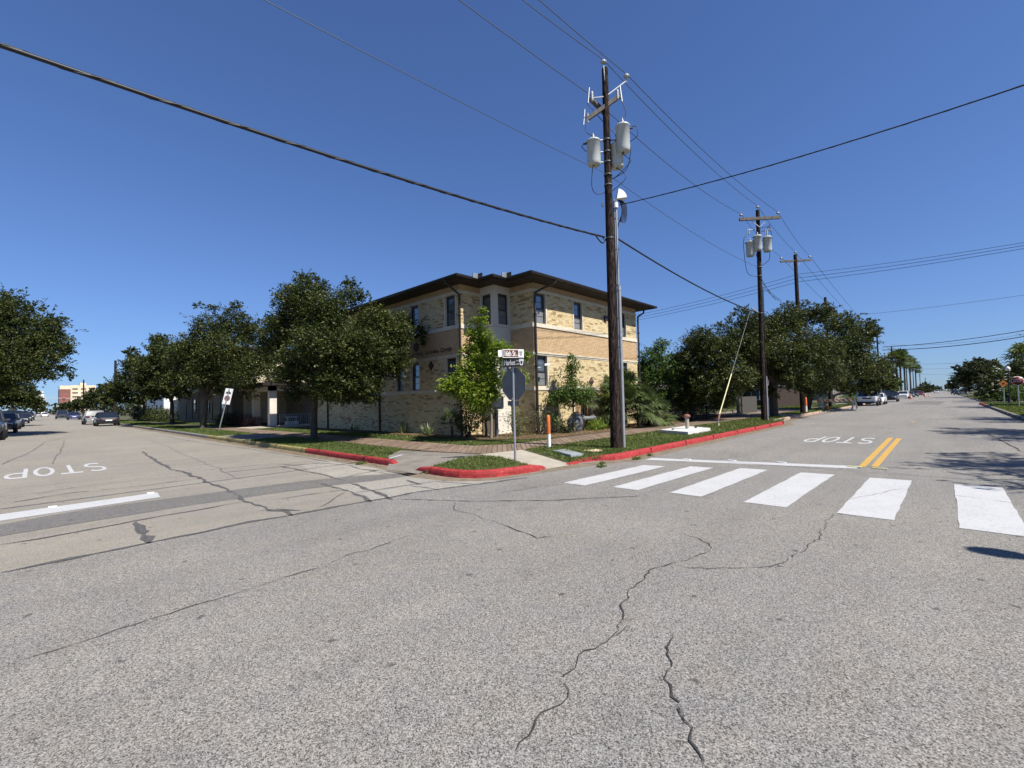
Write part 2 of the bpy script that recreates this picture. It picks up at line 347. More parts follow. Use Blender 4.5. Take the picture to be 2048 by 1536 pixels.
# ---------------------------------------------------------------- setting: ground, streets, kerbs, walks
S = dict(kind='structure')
MB().poly([(-3000,-3000,-.08),(3000,-3000,-.08),(3000,3000,-.08),(-3000,3000,-.08)]).build('ground', 'earth', **S)
def sheet(name, poly, z, mat, parent=None, cut=None, **p):
    return MB().poly([(x, y, z) for x, y in poly]).build(name, mat, parent, **p)
road = sheet('road', [(-60,-3.4),(1200,-3.4),(1200,6.9),(-60,6.9)], 0, 'asphalt', **S)
sheet('road', [(-3.5,-80),(6.3,-80),(6.3,-3.4),(-3.5,-3.4)], 0, 'asphalt', **S)
oldroad = sheet('road', [(-3.6,6.9),(6.9,6.9),(6.9,420),(-3.6,420)], 0, 'old_pave', **S)
sheet('road', [(27,6.9),(1200,6.9),(1200,7.4),(27,7.4)], 0, 'asphalt', **S)
sheet('road', [(6.9,6.9),(27,6.9),(27,7.3),(6.9,7.3)], -.004, 'asphalt', **S)
# far cross street and its dark trench patch
sheet('road', [(72,7.4),(82,7.4),(82,120),(72,120)], .0, 'asphalt', **S)
# raised blocks
def block(name, poly, z, mat): return MB().prism(poly, -.07, z).build(name, mat, **S)
BZ = .125
block('terrain', [(6.3,420),(6.3,10.45),(6.75,11.3),(7.78,12.25),(8.05,11.0),(8.45,9.35),(9.9,9.07),(10.35,6.17),(27.3,6.17),(28.6,6.9),(36,7.2),(71,7.2),(71,420)], BZ, 'turf')
block('terrain', [(83,7.2),(1200,7.2),(1200,420),(83,420)], BZ, 'turf')
block('terrain', [(7.2,-3.5),(30,-3.5),(30,-200),(6.3,-200),(6.3,-4.4)], BZ, 'turf')
block('terrain', [(30,-3.5),(32,-2.87),(69.5,-2.87),(70.6,-3.8),(70.6,-200),(30,-200)], BZ, 'turf')
block('terrain', [(83,-3.5),(1200,-3.5),(1200,-200),(83,-200)], BZ, 'turf')
sheet('road', [(70.6,-160),(83,-160),(83,-3.4),(70.6,-3.4)], -.004, 'asphalt', **S)
block('terrain', [(-3.6,7.8),(-3.6,420),(-200,420),(-200,7.0),(-4.4,7.0)], BZ, 'turf')
block('terrain', [(-3.6,-3.5),(-3.6,-80),(-60,-80),(-60,-3.5)], BZ, 'turf')
ISL = [(6.22,8.55),(6.16,7.75),(6.3,7.22),(6.6,6.95),(7.1,6.82),(7.62,6.72),(8.36,8.40),(8.33,9.1),(7.55,9.15)]
block('terrain', ISL, .12, 'turf')
# ramps down to the crossings
MB().add([(8.36,8.4,.115),(8.34,9.1,.12),(8.45,9.35,.125),(9.9,9.07,.125),(8.9,6.5,.012),(7.62,6.62,.012)], [(0,1,2,3),(0,3,4,5)]).build('kerb_ramp', 'concrete', **S)
MB().add([(5.78,9.75,.01),(5.85,8.5,.01),(6.25,8.6,.06),(7.55,9.17,.115),(8.34,9.12,.12),(8.45,9.35,.125),(8.05,11.0,.125),(7.78,12.25,.125),(6.75,11.3,.11),(6.3,10.4,.07)],
         [(0,1,2,9),(9,2,3,8),(8,3,6,7),(3,4,5,6)]).build('kerb_ramp', 'dark_concrete', **S)
MB().add([(9.9,9.07,.125),(8.88,6.53,.015),(9.4,6.66,.04),(9.8,6.46,.08),(10.15,6.15,.12),(10.35,6.17,.125)], [(0,1,2),(0,2,3),(0,3,4),(0,4,5)]).build('terrain', 'turf', **S)
# gutters
def strip(name, pts, w, mat, z=.005, jit=0, parent=None, seed=1, sub=1, wj=0, **p):
    rnd = random.Random(seed); P = [Vector((q[0], q[1], 0)) for q in pts]
    Q = []
    for a, b in zip(P, P[1:]):
        k = max(1, int((b-a).length/sub)) if jit else 1
        Q += [a+(b-a)*i/k for i in range(k)]
    Q.append(P[-1])
    mb = MB(); vs = []; amp = 0
    for i, q in enumerate(Q):
        d = (Q[min(i+1, len(Q)-1)]-Q[max(i-1, 0)]).normalized(); nrm = Vector((-d.y, d.x, 0))
        amp = amp*.45 + rnd.uniform(-jit, jit)*(1.9 if w < .02 else 1.25)
        ww = w*(1+rnd.uniform(-wj, wj)) * (min(1, (i+.4)/2, (len(Q)-i-.6)/2) if wj else 1)
        c = q+nrm*amp; vs += [c+nrm*ww/2+Vector((0,0,z)), c-nrm*ww/2+Vector((0,0,z))]
    mb.add(vs, [(2*i, 2*i+1, 2*i+3, 2*i+2) for i in range(len(Q)-1) if not (wj and w < .03 and rnd.random() < .035)])
    return mb.build(name, mat, parent, **p)
strip('gutter', [(6.02,70),(6.02,10.2),(5.85,9.2),(5.75,8.3),(5.85,7.35),(6.25,6.85),(7.0,6.68),(8.1,6.5),(9.2,6.3),(10.3,5.86),(27.2,5.82),(28.7,6.5),(36,6.85),(71,6.9)], .42, 'gutter', .004, **S)
# kerbs: rounded section swept along the street side line
def kerb(pts, mat, hs=None, h=.15):
    P = [Vector((x, y, 0)) for x, y in pts]; vs = []; n = len(P); prof = [(0,-.06),(.015,.55),(.03,.86),(.06,1),(.17,1),(.175,-.06)]
    for i, q in enumerate(P):
        d = (P[min(i+1, n-1)]-P[max(i-1, 0)]).normalized(); nrm = Vector((-d.y, d.x, 0)); k = h*(hs[i] if hs else 1)
        vs += [q+nrm*u+Vector((0,0,v*k if v > 0 else -.05)) for u, v in prof]
    m = len(prof); fs = [(i*m+j, (i+1)*m+j, (i+1)*m+j+1, i*m+j+1) for i in range(n-1) for j in range(m-1)]
    mb = MB().add(vs, fs); mb.add(vs[:m], [tuple(range(m))]); mb.add(vs[-m:], [tuple(range(m))[::-1]])
    o = mb.build('kerb', mat, **S); acc = 0
    for a, b in zip(P, P[1:]):
        L = (b-a).length; d = (b-a).normalized(); nrm = Vector((-d.y, d.x, 0)); k = 1.4
        while k < L and a.length < 60 and (a+d*k).length < 45:
            c = a+d*k; MB().obox(c+nrm*.085+Vector((0,0,h*.5)), d*.006, nrm*.0865, Vector((0,0,h*.5+.002))).build('joint', 'crack', o); k += 2.4
    return o
def sub(pts, step):
    out = []
    for a, b in zip(pts, pts[1:]):
        k = max(1, int(math.dist(a, b)/step)); out += [(a[0]+(b[0]-a[0])*i/k, a[1]+(b[1]-a[1])*i/k) for i in range(k)]
    return out+[pts[-1]]
kerb([(8.8,6.5),(9.3,6.58),(9.8,6.45),(10.15,6.1),(10.6,6.03),(18,6.03),(26.6,6.03),(27.15,6.15),(27.4,6.4)], 'red_curb', [.12,.4,.7,1,1,1,1,1,.9])
kerb([(27.4,6.4),(28.2,6.78),(29.5,6.98)], 'grey_curb'); kerb([(29.5,6.98),(36,7.03),(43,7.04)], 'pale_curb'); kerb([(43,7.04),(50,7.04)], 'grey_curb', [.3,1]); kerb([(50,7.04),(70.8,7.04)], 'pale_curb')  # first grey stretch stands for the dark shadow on the kerb
kerb([(83,7.04),(140,7.04),(600,7.04)], 'grey_curb')
kerb([(6.18,9.98),(6.18,10.25)][::-1], 'red_curb', [1,.15]); kerb([(6.2,15.55),(6.18,13),(6.18,10.25)], 'red_curb')
kerb([(6.2,28.2),(6.2,22),(6.2,15.56)], 'yellow_curb'); kerb([(6.2,70),(6.2,28.21)], 'grey_curb'); kerb([(6.6,400),(6.6,85)], 'grey_curb')
kerb([(6.02,8.98),(6.02,8.75),(6.0,8.3),(5.98,7.75),(6.06,7.35),(6.25,7.02),(6.6,6.78),(7.1,6.65),(7.6,6.57),(7.95,6.6),(8.12,6.64)], 'red_curb', [.1,.75,1,1,1,1,1,1,1,.6,.05])
kerb([(1200,-3.4),(300,-3.4),(83.2,-3.4)], 'grey_curb'); kerb([(70.7,-4.4),(70.4,-3.3),(69.4,-2.72),(60,-2.72)], 'red_curb'); kerb([(60,-2.72),(45,-2.72),(32,-2.72),(30,-3.4)], 'grey_curb'); kerb([(30,-3.4),(8,-3.4),(7.2,-3.5),(6.3,-4.4)], 'pale_curb')
kerb([(-3.45,7.9),(-3.45,60),(-3.45,400)], 'grey_curb')
SLAB = True
# painted markings
def mark(name, pts, mat, parent=road, z=.005): return MB().poly([(x, y, z) for x, y in pts]).build(name, mat, parent)
rnd = random.Random(4)
for (x0, x1, ya, yb, sh) in [(6.90,9.80,5.13,4.64,-.15),(7.08,10.18,4.20,3.72,-.12),(7.2,10.5,3.24,2.72,-.09),(7.2,10.56,2.13,1.58,-.07),(7.25,10.58,1.04,.46,-.04),(7.26,10.58,-.07,-.62,0),(7.28,10.6,-1.2,-1.76,0)]:
    pts = []
    for a, b in (((x0,ya-sh),(x1,ya)),((x1,ya),(x1+.05,yb)),((x1+.05,yb),(x0,yb-sh)),((x0,yb-sh),(x0,ya-sh))):
        k = 14 if abs(a[0]-b[0]) > 1 else 3
        pts += [(a[0]+(b[0]-a[0])*i/k+rnd.uniform(-.008,.008), a[1]+(b[1]-a[1])*i/k+rnd.uniform(-.008,.008)) for i in range(k)]
    mark('crosswalk_bar', pts, 'white_paint')
mark('stop_line', [(10.62,5.52),(11.68,1.36),(12.1,1.36),(11.04,5.56)], 'white_paint')
mark('stop_line', [(-4.2,9.72),(1.55,10.28),(1.6,10.9),(-4.2,10.42)], 'white_paint', oldroad)
mark('centre_line', [(12.0,1.37),(12.05,1.25),(20.05,1.28),(20.1,1.42)], 'yellow_paint'); mark('centre_line', [(12.1,1.17),(12.16,1.05),(19.9,1.06),(19.95,1.2)], 'yellow_paint')
for x in (30, 30.9): mark('lane_marker', [(x,1.1),(x+.3,1.1),(x+.3,1.22),(x,1.22)], 'yellow_paint')
for (x, y) in ((10.75,4.7),(11.1,3.75),(11.35,2.75)):
    MB().box(x+.42,x+.5,y-.09,y+.09,.004,.02).build('tape_tab', 'white', road)
for (x, y) in ((.2,10.78),(1.5,10.91)): MB().box(x-.05,x+.05,y-.02,y+.03,.004,.02).build('tape_tab', 'white', oldroad)
for y in (1.42, 1.0): MB().box(11.86,11.94,y-.12,y+.12,.004,.02).build('tape_tab', 'yellow', road)
# painted letters as stroked bands in a unit box
def arc(cx_, cy_, rx_, ry_, a0, a1, n=14): return [(cx_+rx_*math.cos(math.radians(a0+(a1-a0)*i/n)), cy_+ry_*math.sin(math.radians(a0+(a1-a0)*i/n))) for i in range(n+1)]
GLYPH = {'S': [arc(.5,.72,.39,.22,35,270,12)+arc(.5,.28,.39,.22,90,-145,12)[1:]], 'T': [[(.0,.94),(1,.94)],[(.5,.879),(.5,0)]], 'O': [arc(.5,.5,.39,.44,0,360,26)], 'P': [[(.11,.0),(.11,1)],[(.211,.94),(.55,.94)]+arc(.55,.71,.34,.23,90,-90,10)[1:-1]+[(.55,.48),(.211,.48)]]}
def road_letter(ch, org, X, Y, w, h, par, tx=.20, ty=.12):
    mb = MB(); o, X, Y = Vector((*org, .0055)), Vector(X), Vector(Y)
    for path in GLYPH[ch]:
        n = len(path); vs = []
        for i, (u, v) in enumerate(path):
            a, b = path[max(i-1, 0)], path[min(i+1, n-1)]
            if ch == 'O' and i in (0, n-1): a, b = path[-2], path[1]
            du, dv = (b[0]-a[0])*w, (b[1]-a[1])*h; l = math.hypot(du/w, dv/h) or 1; nx, ny = -(dv/h)/l, (du/w)/l
            for s in (-.5, .5): vs.append(o+X*(u+nx*tx*s)*w+Y*(v+ny*ty*s)*h)
        mb.add(vs, [(2*i, 2*i+1, 2*i+3, 2*i+2) for i in range(n-1)])
    return mb.build('stop_letter', 'white_paint', par)
for i, ch in enumerate("STOP"):
    road_letter(ch, (19.72, 1.66+i*.475), (0,1,0), (-1,0,0), .39, 2.35, road)
    road_letter(ch, (1.36-i*.5, 18.75), (-1,0,0), (0,-1,0), .41, 2.6, oldroad)
# seams, tar and cracks (traced on the ground plane)
def GP(*pts): return [p[:2] for p in pts]

for nm, w, mt, jt, sb, pr, pts in [
    ('crack', 0.0085, 'crack', 0.013, 0.05, road, [(1.5, 1.46), (1.72, 1.5), (1.94, 1.53), (2.09, 1.63), (2.19, 1.65), (2.32, 1.67), (2.51, 1.66), (2.75, 1.66), (3.0, 1.78), (3.23, 1.89), (3.69, 1.98), (3.86, 2.0), (4.1, 1.92), (4.54, 1.81), (4.79, 1.78), (4.95, 1.89), (5.06, 2.04), (5.16, 2.28)]),
    ('crack', 0.006, 'crack', 0.006, 0.07, road, [(2.62, 1.64), (2.85, 1.66), (3.02, 1.67)]),
    ('crack', 0.0065, 'crack', 0.012, 0.05, road, [(4.04, 1.89), (4.35, 1.51), (4.69, 1.19), (5.25, 1.1), (5.93, 1.04), (6.8, 1.11), (7.19, 1.1)]),
    ('crack', 0.0105, 'crack', 0.012, 0.04, road, [(2.94, 1.37), (2.75, 1.34), (2.61, 1.25), (2.44, 1.19), (2.36, 1.12), (2.23, 1.0), (2.13, 0.91), (2.06, 0.86), (1.96, 0.82)]),
    ('crack', 0.007, 'crack', 0.006, 0.05, road, [(2.29, 1.07), (2.22, 1.01), (2.15, 0.96)]),
    ('crack', 0.008, 'crack', 0.012, 0.1, road, [(-0.14, 4.3), (0.32, 4.38), (0.92, 4.4), (1.55, 4.45), (1.92, 4.47), (2.29, 4.59), (2.51, 4.57), (3.17, 4.69)]),
    ('crack', 0.02, 'crack', 0.012, 0.1, road, [(4.14, 6.55), (4.8, 5.44), (5.57, 4.54), (6.19, 4.02), (6.7, 3.59)]),
    ('crack', 0.008, 'crack', 0.01, 0.1, road, [(4.56, 5.64), (4.23, 5.27), (4.21, 4.83), (4.16, 4.47)]),
    ('crack', 0.012, 'crack', 0.01, 0.1, road, [(4.2, 4.41), (4.13, 4.11), (4.06, 3.78), (3.96, 3.43), (4.16, 3.33)]),
    ('crack', 0.012, 'crack', 0.01, 0.1, road, [(5.54, 5.62), (6.03, 5.47), (6.77, 5.26)]),
    ('crack', 0.007, 'crack', 0.008, 0.1, road, [(8.25, 1.06), (9.63, 0.57), (9.49, -0.01), (9.22, -0.73)]),
    ('crack', 0.03, 'crack', 0.02, 0.2, road, [(25.79, -0.93), (20.47, -1.21), (16.72, -1.37)]),
    ('tar_seam', 0.07, 'tar', 0.014, 0.14, oldroad, [(-0.23, 6.82), (0.04, 6.85), (0.3, 6.86), (0.65, 6.87), (1.04, 6.89), (1.45, 6.9), (2.04, 6.99), (2.69, 6.92), (3.44, 6.88), (4.03, 6.82), (4.63, 6.84), (5.1, 6.73), (5.57, 6.58), (6.03, 6.46), (6.53, 6.33), (6.98, 6.2)]),
    ('tar_seam', 0.04, 'tar', 0.012, 0.15, oldroad, [(-0.29, 8.28), (0.03, 8.24), (0.36, 8.29), (0.66, 8.33), (0.98, 8.41), (1.34, 8.46), (1.77, 8.45), (2.43, 8.56)]),
    ('tar_seam', 0.1, 'tar', 0.02, 0.12, oldroad, [(0.98, 8.34), (0.95, 7.67), (0.95, 7.19), (0.95, 6.87)]),
    ('tar_seam', 0.065, 'tar', 0.03, 0.16, oldroad, [(2.79, 22.08), (2.53, 17.61), (2.45, 14.87), (2.58, 13.54), (2.56, 12.22), (2.53, 10.48), (2.51, 9.4)]),
    ('tar_seam', 0.06, 'tar', 0.025, 0.12, oldroad, [(2.51, 9.4), (2.43, 8.31), (2.47, 7.5), (2.6, 7.27), (2.56, 6.85)]),
    ('tar_seam', 0.05, 'tar', 0.02, 0.12, oldroad, [(2.43, 7.49), (2.6, 7.48), (2.75, 7.08)]),
    ('crack', 0.025, 'tar', 0.015, 0.16, oldroad, [(-0.42, 11.93), (0.06, 12.15), (0.54, 12.35), (1.11, 12.24), (1.66, 12.13), (2.56, 12.22)]),
    ('crack', 0.012, 'tar', 0.015, 0.16, oldroad, [(-0.44, 12.54), (0.57, 13.16), (1.84, 13.46)]),
    ('tar_seam', 0.05, 'tar', 0.02, 0.16, oldroad, [(3.09, 12.8), (3.94, 12.68), (4.88, 12.55), (5.6, 12.33)]),
    ('tar_seam', 0.04, 'tar', 0.02, 0.16, oldroad, [(4.44, 12.72), (4.5, 11.57), (4.53, 10.23), (4.43, 9.07)]),
    ('crack', 0.05, 'tar', 0.02, 0.12, oldroad, [(4.64, 9.5), (5.09, 9.68), (5.46, 9.78), (5.79, 9.97)]),
    ('crack', 0.03, 'tar', 0.03, 0.2, oldroad, [(5.6, 12.33), (5.66, 13.81), (5.6, 16.04), (5.58, 19.06), (5.3, 23.51), (5.07, 32.22)]),
    ('crack', 0.03, 'tar', 0.02, 0.15, oldroad, [(5.27, 12.84), (5.64, 11.25), (5.48, 10.42), (5.49, 8.86)]),
    ('crack', 0.025, 'tar', 0.02, 0.2, oldroad, [(4.88, 12.55), (4.46, 13.52), (3.63, 13.6), (1.88, 13.77)]),
    ('tar_seam', 0.06, 'tar', 0.02, 0.12, oldroad, [(3.96, 9.42), (3.98, 8.67), (3.91, 7.81), (3.88, 7.29), (3.73, 6.74)]),
    ('tar_seam', 0.07, 'tar', 0.02, 0.12, oldroad, [(4.38, 8.75), (4.23, 7.76), (4.18, 7.23), (4.04, 6.62)]),
    ('crack', 0.02, 'tar', 0.01, 0.14, oldroad, [(2.8, 8.26), (3.21, 8.25), (3.62, 8.19), (4.07, 8.13)]),
    ('tar_seam', 0.04, 'tar', 0.015, 0.14, oldroad, [(3.87, 7.72), (4.39, 7.61), (5.0, 7.54), (5.49, 7.4), (5.74, 6.78), (5.81, 6.42)]),
    ('tar_seam', 0.04, 'tar', 0.015, 0.12, oldroad, [(4.97, 7.49), (4.99, 7.04), (5.01, 6.62)]),
    ('tar_seam', 0.06, 'tar', 0.02, 0.1, oldroad, [(5.29, 8.07), (5.15, 7.59), (5.14, 7.34)]),
    ('crack', 0.05, 'tar', 0.02, 0.12, oldroad, [(5.48, 10.42), (5.63, 9.52), (5.72, 8.43)]),
    ('crack', 0.02, 'tar', 0.03, 0.3, oldroad, [(1.12, 35.67), (0.65, 24.97), (0.28, 18.55)]),
    ('crack', 0.012, 'tar', 0.03, 0.25, oldroad, [(4.09, 30.0), (3.61, 20.13), (3.35, 14.85), (3.07, 11.17)]),
    ('crack', 0.03, 'tar', 0.03, 0.3, oldroad, [(-0.75, 20.99), (-0.16, 26.3), (0.33, 34.07), (1.81, 42.38)]),
    ('crack', 0.012, 'crack', 0.01, 0.1, oldroad, [(3.04, 7.06), (3.85, 7.89)]),
]: strip(nm, pts, w, mt, .006 if mt == 'tar' else .007, jt, pr, seed=len(pts)*7+int(w*900), sub=sb, wj=.65)
mark('trench_patch', [(-0.34, 9.75), (0.11, 9.94), (0.61, 10.06), (1.37, 10.02), (2.09, 9.96), (2.9, 9.9), (3.82, 9.82), (4.78, 9.53), (5.15, 9.34), (5.68, 8.95), (6.04, 8.8), (5.83, 8.5), (5.37, 8.47), (4.72, 8.56), (4.35, 8.69), (3.1, 8.9), (2.45, 8.91), (1.88, 8.98), (1.23, 8.95), (0.65, 8.92), (0.1, 8.88), (-0.31, 8.85)], 'patch', oldroad, .004)
mark('pale_slab', [(4.89, 12.49), (5.3, 12.84), (5.7, 12.64), (5.72, 11.63), (5.85, 11.12), (6.0, 9.63), (5.8, 8.17), (5.95, 7.05), (6.39, 6.42), (5.65, 6.51), (4.96, 6.71), (4.63, 6.82), (4.02, 6.87), (3.73, 6.86), (3.85, 7.43), (3.9, 7.98), (3.98, 8.82), (4.45, 9.03), (4.58, 10.27), (4.54, 11.06)], 'pale_slab', oldroad, .0025)
mark('trench_patch', [(70.34, 3.74), (68.54, 0.3), (86.06, -0.24), (93.09, 2.89)], 'patch', road, .004)

# ---------------------------------------------------------------- clay paver walk, laid on the diagonal
def clip(poly, a, b):
    """keep the part of poly left of line a->b"""
    out = []; n = len(poly)
    sd = lambda p: (b[0]-a[0])*(p[1]-a[1])-(b[1]-a[1])*(p[0]-a[0])
    for i in range(n):
        p, q = poly[i], poly[(i+1) % n]; sp, sq = sd(p), sd(q)
        if sp >= 0: out.append(p)
        if sp*sq < 0:
            t = sp/(sp-sq); out.append((p[0]+(q[0]-p[0])*t, p[1]+(q[1]-p[1])*t))
    return out
def area(p): return abs(sum(p[i][0]*p[(i+1) % len(p)][1]-p[(i+1) % len(p)][0]*p[i][1] for i in range(len(p))))/2
WALKS = [[(8.45,9.32),(9.9,9.07),(10.9,10.42),(9.8,11.2),(8.05,11.2)], [(8.05,11.2),(9.8,11.2),(9.75,48),(8.35,48)], [(9.9,9.07),(48,8.6),(48,10.1),(10.9,10.42)]]
walk = MB()
for w in WALKS: walk.poly([(x, y, BZ+.006) for x, y in w])
walk = walk.build('brick_walk', 'joint', **S)
pieces = []; rnd = random.Random(3)
sw, sl_ = .150, 1.35; c45 = math.sqrt(.5)
for w in WALKS:
    us = [(x*c45+y*c45, -x*c45+y*c45) for x, y in w]
    u0, u1 = min(u for u, v in us), max(u for u, v in us); v0, v1 = min(v for u, v in us), max(v for u, v in us)
    for iv in range(int(v0/sw)-1, int(v1/sw)+2):
        for iu in range(int(u0/sl_)-1, int(u1/sl_)+2):
            ua = (iu+.5*(iv % 2))*sl_; va = iv*sw; g = .009
            q = [(ua+g,va+g),(ua+sl_-g,va+g),(ua+sl_-g,va+sw-g),(ua+g,va+sw-g)]
            q = [(u*c45-v*c45, u*c45+v*c45) for u, v in q]
            for i in range(len(w)):
                q = clip(q, w[i], w[(i+1) % len(w)])
                if len(q) < 3: break
            if len(q) >= 3 and area(q) > .004:
                cx, cy = sum(p[0] for p in q)/len(q), sum(p[1] for p in q)/len(q)
                d = math.hypot(cx, cy)
                if d < 46: pieces.append((area(q)/d**3, q, rnd.uniform(-.003, .003)))
pieces.sort(key=lambda t: -t[0])
rest = MB()
for i, (_, q, dz) in enumerate(pieces):
    if i < 300: MB().prism(q, BZ-.02, BZ+.022+dz).build('paver', 'paver', walk)
    else: rest.prism(q, BZ-.02, BZ+.022+dz)
rest.build('paving', 'paver', walk, kind='stuff')
# side drive to the canopy, white line on the ramp, concrete apron
MB().prism([(6.37,22.4),(8.38,22.4),(8.38,27),(6.37,27)], BZ-.02, BZ+.02).build('driveway', 'dark_concrete', **S)
MB().prism([(9.76,33.2),(15,33.2),(15,36.5),(9.76,36.5)], BZ-.02, BZ+.03).build('path', 'concrete', **S)
MB().prism([(34,7.25),(48,7.25),(48,8.58),(34,8.58)], BZ-.02, BZ+.018).build('path', 'concrete', **S)
MB().poly([(6.55,10.75,.118),(7.2,11.15,.124),(7.15,11.25,.124),(6.5,10.83,.118)]).build('paint_line', 'white_paint', **S)
MB().prism([(36,10.2),(70,10.2),(70,14),(36,14)], BZ-.02, BZ+.01).build('path', 'gutter', **S)
# planting beds
BEDS = [None, [(11.35,14.6),(12.29,14.6),(12.29,29.5),(11.6,29.5)], [(24,10.6),(34,10.4),(34,13),(24,12.4)]]
BEDS[0] = [(12.3,11.25),(13.4,10.62),(24,10.3),(24,12.39),(14.44,12.39),(14.44,13.73),(13.45,13.73),(13.45,14.63),(12.29,14.63),(11.35,14.6),(11.4,12.75)]
for i, b in enumerate(BEDS): MB().prism(b, BZ-.05, BZ+.03+.002*i).build('planting_bed', 'mulch', **S)
# mulch chips and leaf litter on the beds and gutters
def inpoly(P, poly):
    x, y = P[:, 0], P[:, 1]; r = np.zeros(len(P), bool); n = len(poly); j = n-1
    for i in range(n):
        xi, yi = poly[i]; xj, yj = poly[j]
        if yi != yj: r ^= ((yi > y) != (yj > y)) & (x < (xj-xi)*(y-yi)/(yj-yi)+xi)
        j = i
    return r
def scatter(poly, dens, rng):
    P = np.array(poly); lo, hi = P.min(0), P.max(0); n = int(dens*(hi-lo).prod())
    q = lo+rng.random((n, 2))*(hi-lo); return q[inpoly(q, poly)]
def chips(name, polys, dens, size, z, mat, seed):
    rng = np.random.default_rng(seed); q = np.concatenate([scatter(p, dens, rng) for p in polys]); n = len(q)
    a = rng.random(n)*6.283; L = size*(.5+rng.random(n)); Wd = L*(.25+.4*rng.random(n)); tl = rng.normal(0, .35, (n, 2))
    V = np.zeros((n, 4, 3), np.float32)
    for k, (sx, sy) in enumerate(((-1,0),(0,-1),(1,0),(0,1))):
        dx = sx*L/2; dy = sy*Wd/2
        V[:, k, 0] = q[:, 0]+dx*np.cos(a)-dy*np.sin(a); V[:, k, 1] = q[:, 1]+dx*np.sin(a)+dy*np.cos(a)
        V[:, k, 2] = z+.006+rng.random(n)*.01+np.abs(dx*tl[:, 0]+dy*tl[:, 1])
    return np_mesh(name, V.reshape(-1, 3), 4, mat, rng.random(n), kind='stuff')
chips('mulch_chips', BEDS, 700, .06, BZ+.035, 'dry_leaf', 5)
chips('leaf_litter', [[(5.85,10.4),(6.17,10.4),(6.17,30),(5.85,30)], [(11,5.86),(27,5.84),(27,6.03),(11,6.03)]], 90, .06, .004, 'dry_leaf', 6)
chips('leaf_litter', [[(6.4,11.2),(8.0,12.4),(8.2,22),(6.4,22)],[(9.9,6.9),(27,6.4),(27,8.5),(10.2,8.9)],[(9.9,11.4),(11.3,13),(11.3,29),(9.9,29)],[(6.4,8),(7.5,7),(8.2,8.5),(7.5,9)]], 14, .07, BZ+.025, 'dry_leaf', 7)
chips('leaf_litter', WALKS[1:], 6, .05, BZ+.024, 'dry_leaf', 8)
# lawns: every blade a small triangle
def lawn(polys, seed, name='lawn', h=.05, dens=1100, near=9.0, z=BZ):
    rng = np.random.default_rng(seed); V = []; T = []
    for p in polys:
        q = scatter(p, dens, rng); d = np.hypot(q[:, 0], q[:, 1]); bare = .5+.5*np.sin(q[:, 0]*3.7+2*np.sin(q[:, 1]*2.3))*np.sin(q[:, 1]*4.1+1.5*np.sin(q[:, 0]*1.9)); keep = rng.random(len(q)) < np.clip((near/d)**1.5, .05, 1)*np.where(bare < .22, .45, 1)
        q = q[keep]; d = d[keep]; n = len(q)
        w = np.maximum(.006, .0011*d)*(.6+.8*rng.random(n)); a = rng.random(n)*6.283; hh = h*(.4+1.1*rng.random(n)**1.3)
        ln = rng.normal(0, .5, (n, 2))*hh[:, None]
        v = np.zeros((n, 3, 3), np.float32); v[:, :, :2] = q[:, None, :]; v[:, :, 2] = (z-.005-.105*np.clip(1-np.hypot(q[:, 0]-8.9, q[:, 1]-6.5)/1.6, 0, 1)**1.2*(q[:, 0] > 8.7) if z == BZ else z-.005)[:, None] if z == BZ else z-.005
        v[:, 0, 0] -= np.cos(a)*w; v[:, 0, 1] -= np.sin(a)*w; v[:, 1, 0] += np.cos(a)*w; v[:, 1, 1] += np.sin(a)*w
        v[:, 2, :2] += ln; v[:, 2, 2] += hh
        pn = .5+.5*np.sin(q[:, 0]*2.1+np.sin(q[:, 1]*1.7)*2)*np.cos(q[:, 1]*1.3+q[:, 0]*.6)
        V.append(v.reshape(-1, 3)); T.append(np.clip(rng.random(n)**1.5*.8+pn*.45-.08, 0, 1))
    return np_mesh(name, np.concatenate(V), 3, 'grass', np.concatenate(T), kind='stuff')
lawn([[(6.17,8.5),(6.12,7.75),(6.26,7.2),(6.58,6.93),(7.05,6.8),(7.6,6.72),(8.33,8.42),(8.3,9.07),(7.55,9.12)]], 1, dens=2600, z=.12)
lawn([[(9.0,6.68),(9.75,6.42),(10.3,6.17),(27.3,6.17),(28.6,6.95),(34,7.22),(34,8.68),(9.97,9.02)]], 2, dens=2400)
lawn([[(6.33,10.5),(6.75,11.3),(7.76,12.27),(8.06,12.3),(8.33,22.4),(6.33,22.4)], [(6.37,27),(8.36,27),(8.36,60),(6.37,60)]], 3, dens=2600, near=11)
lawn([[(9.85,11.3),(10.95,10.5),(12.9,10.48),(13.3,10.6),(12.25,11.2),(11.35,12.75),(11.3,14.6),(11.55,29.5),(11.55,33),(9.78,33)]], 4, dens=2600, near=12)
lawn([[(36,7.25),(70,7.25),(70,8.6),(48,8.6),(36,8.6)],[(9.8,40),(60,60),(20,80),(9.8,80)],[(50,10.2),(70,10.2),(70,20),(50,20)],[(32,-2.95),(69,-2.95),(70,-9),(32,-9)],[(84,-3.6),(140,-3.6),(140,-9),(84,-9)],[(6.8,60),(8.36,60),(9,110),(6.8,110)]], 5, dens=1500, near=14, h=.09)
# weeds in the gutter joints
for i, (x, y, r) in enumerate([(9.0,5.78,.14),(9.4,6.02,.10),(10.6,5.75,.16),(11.4,5.8,.12),(6.02,8.35,.1),(5.9,11.2,.16)]):
    lawn([[(x-r,y-r*.6),(x+r,y-r*.4),(x+r*.8,y+r*.6),(x-r*.6,y+r*.5)]], 20+i, 'weeds', .07, 2600, 30, .005)

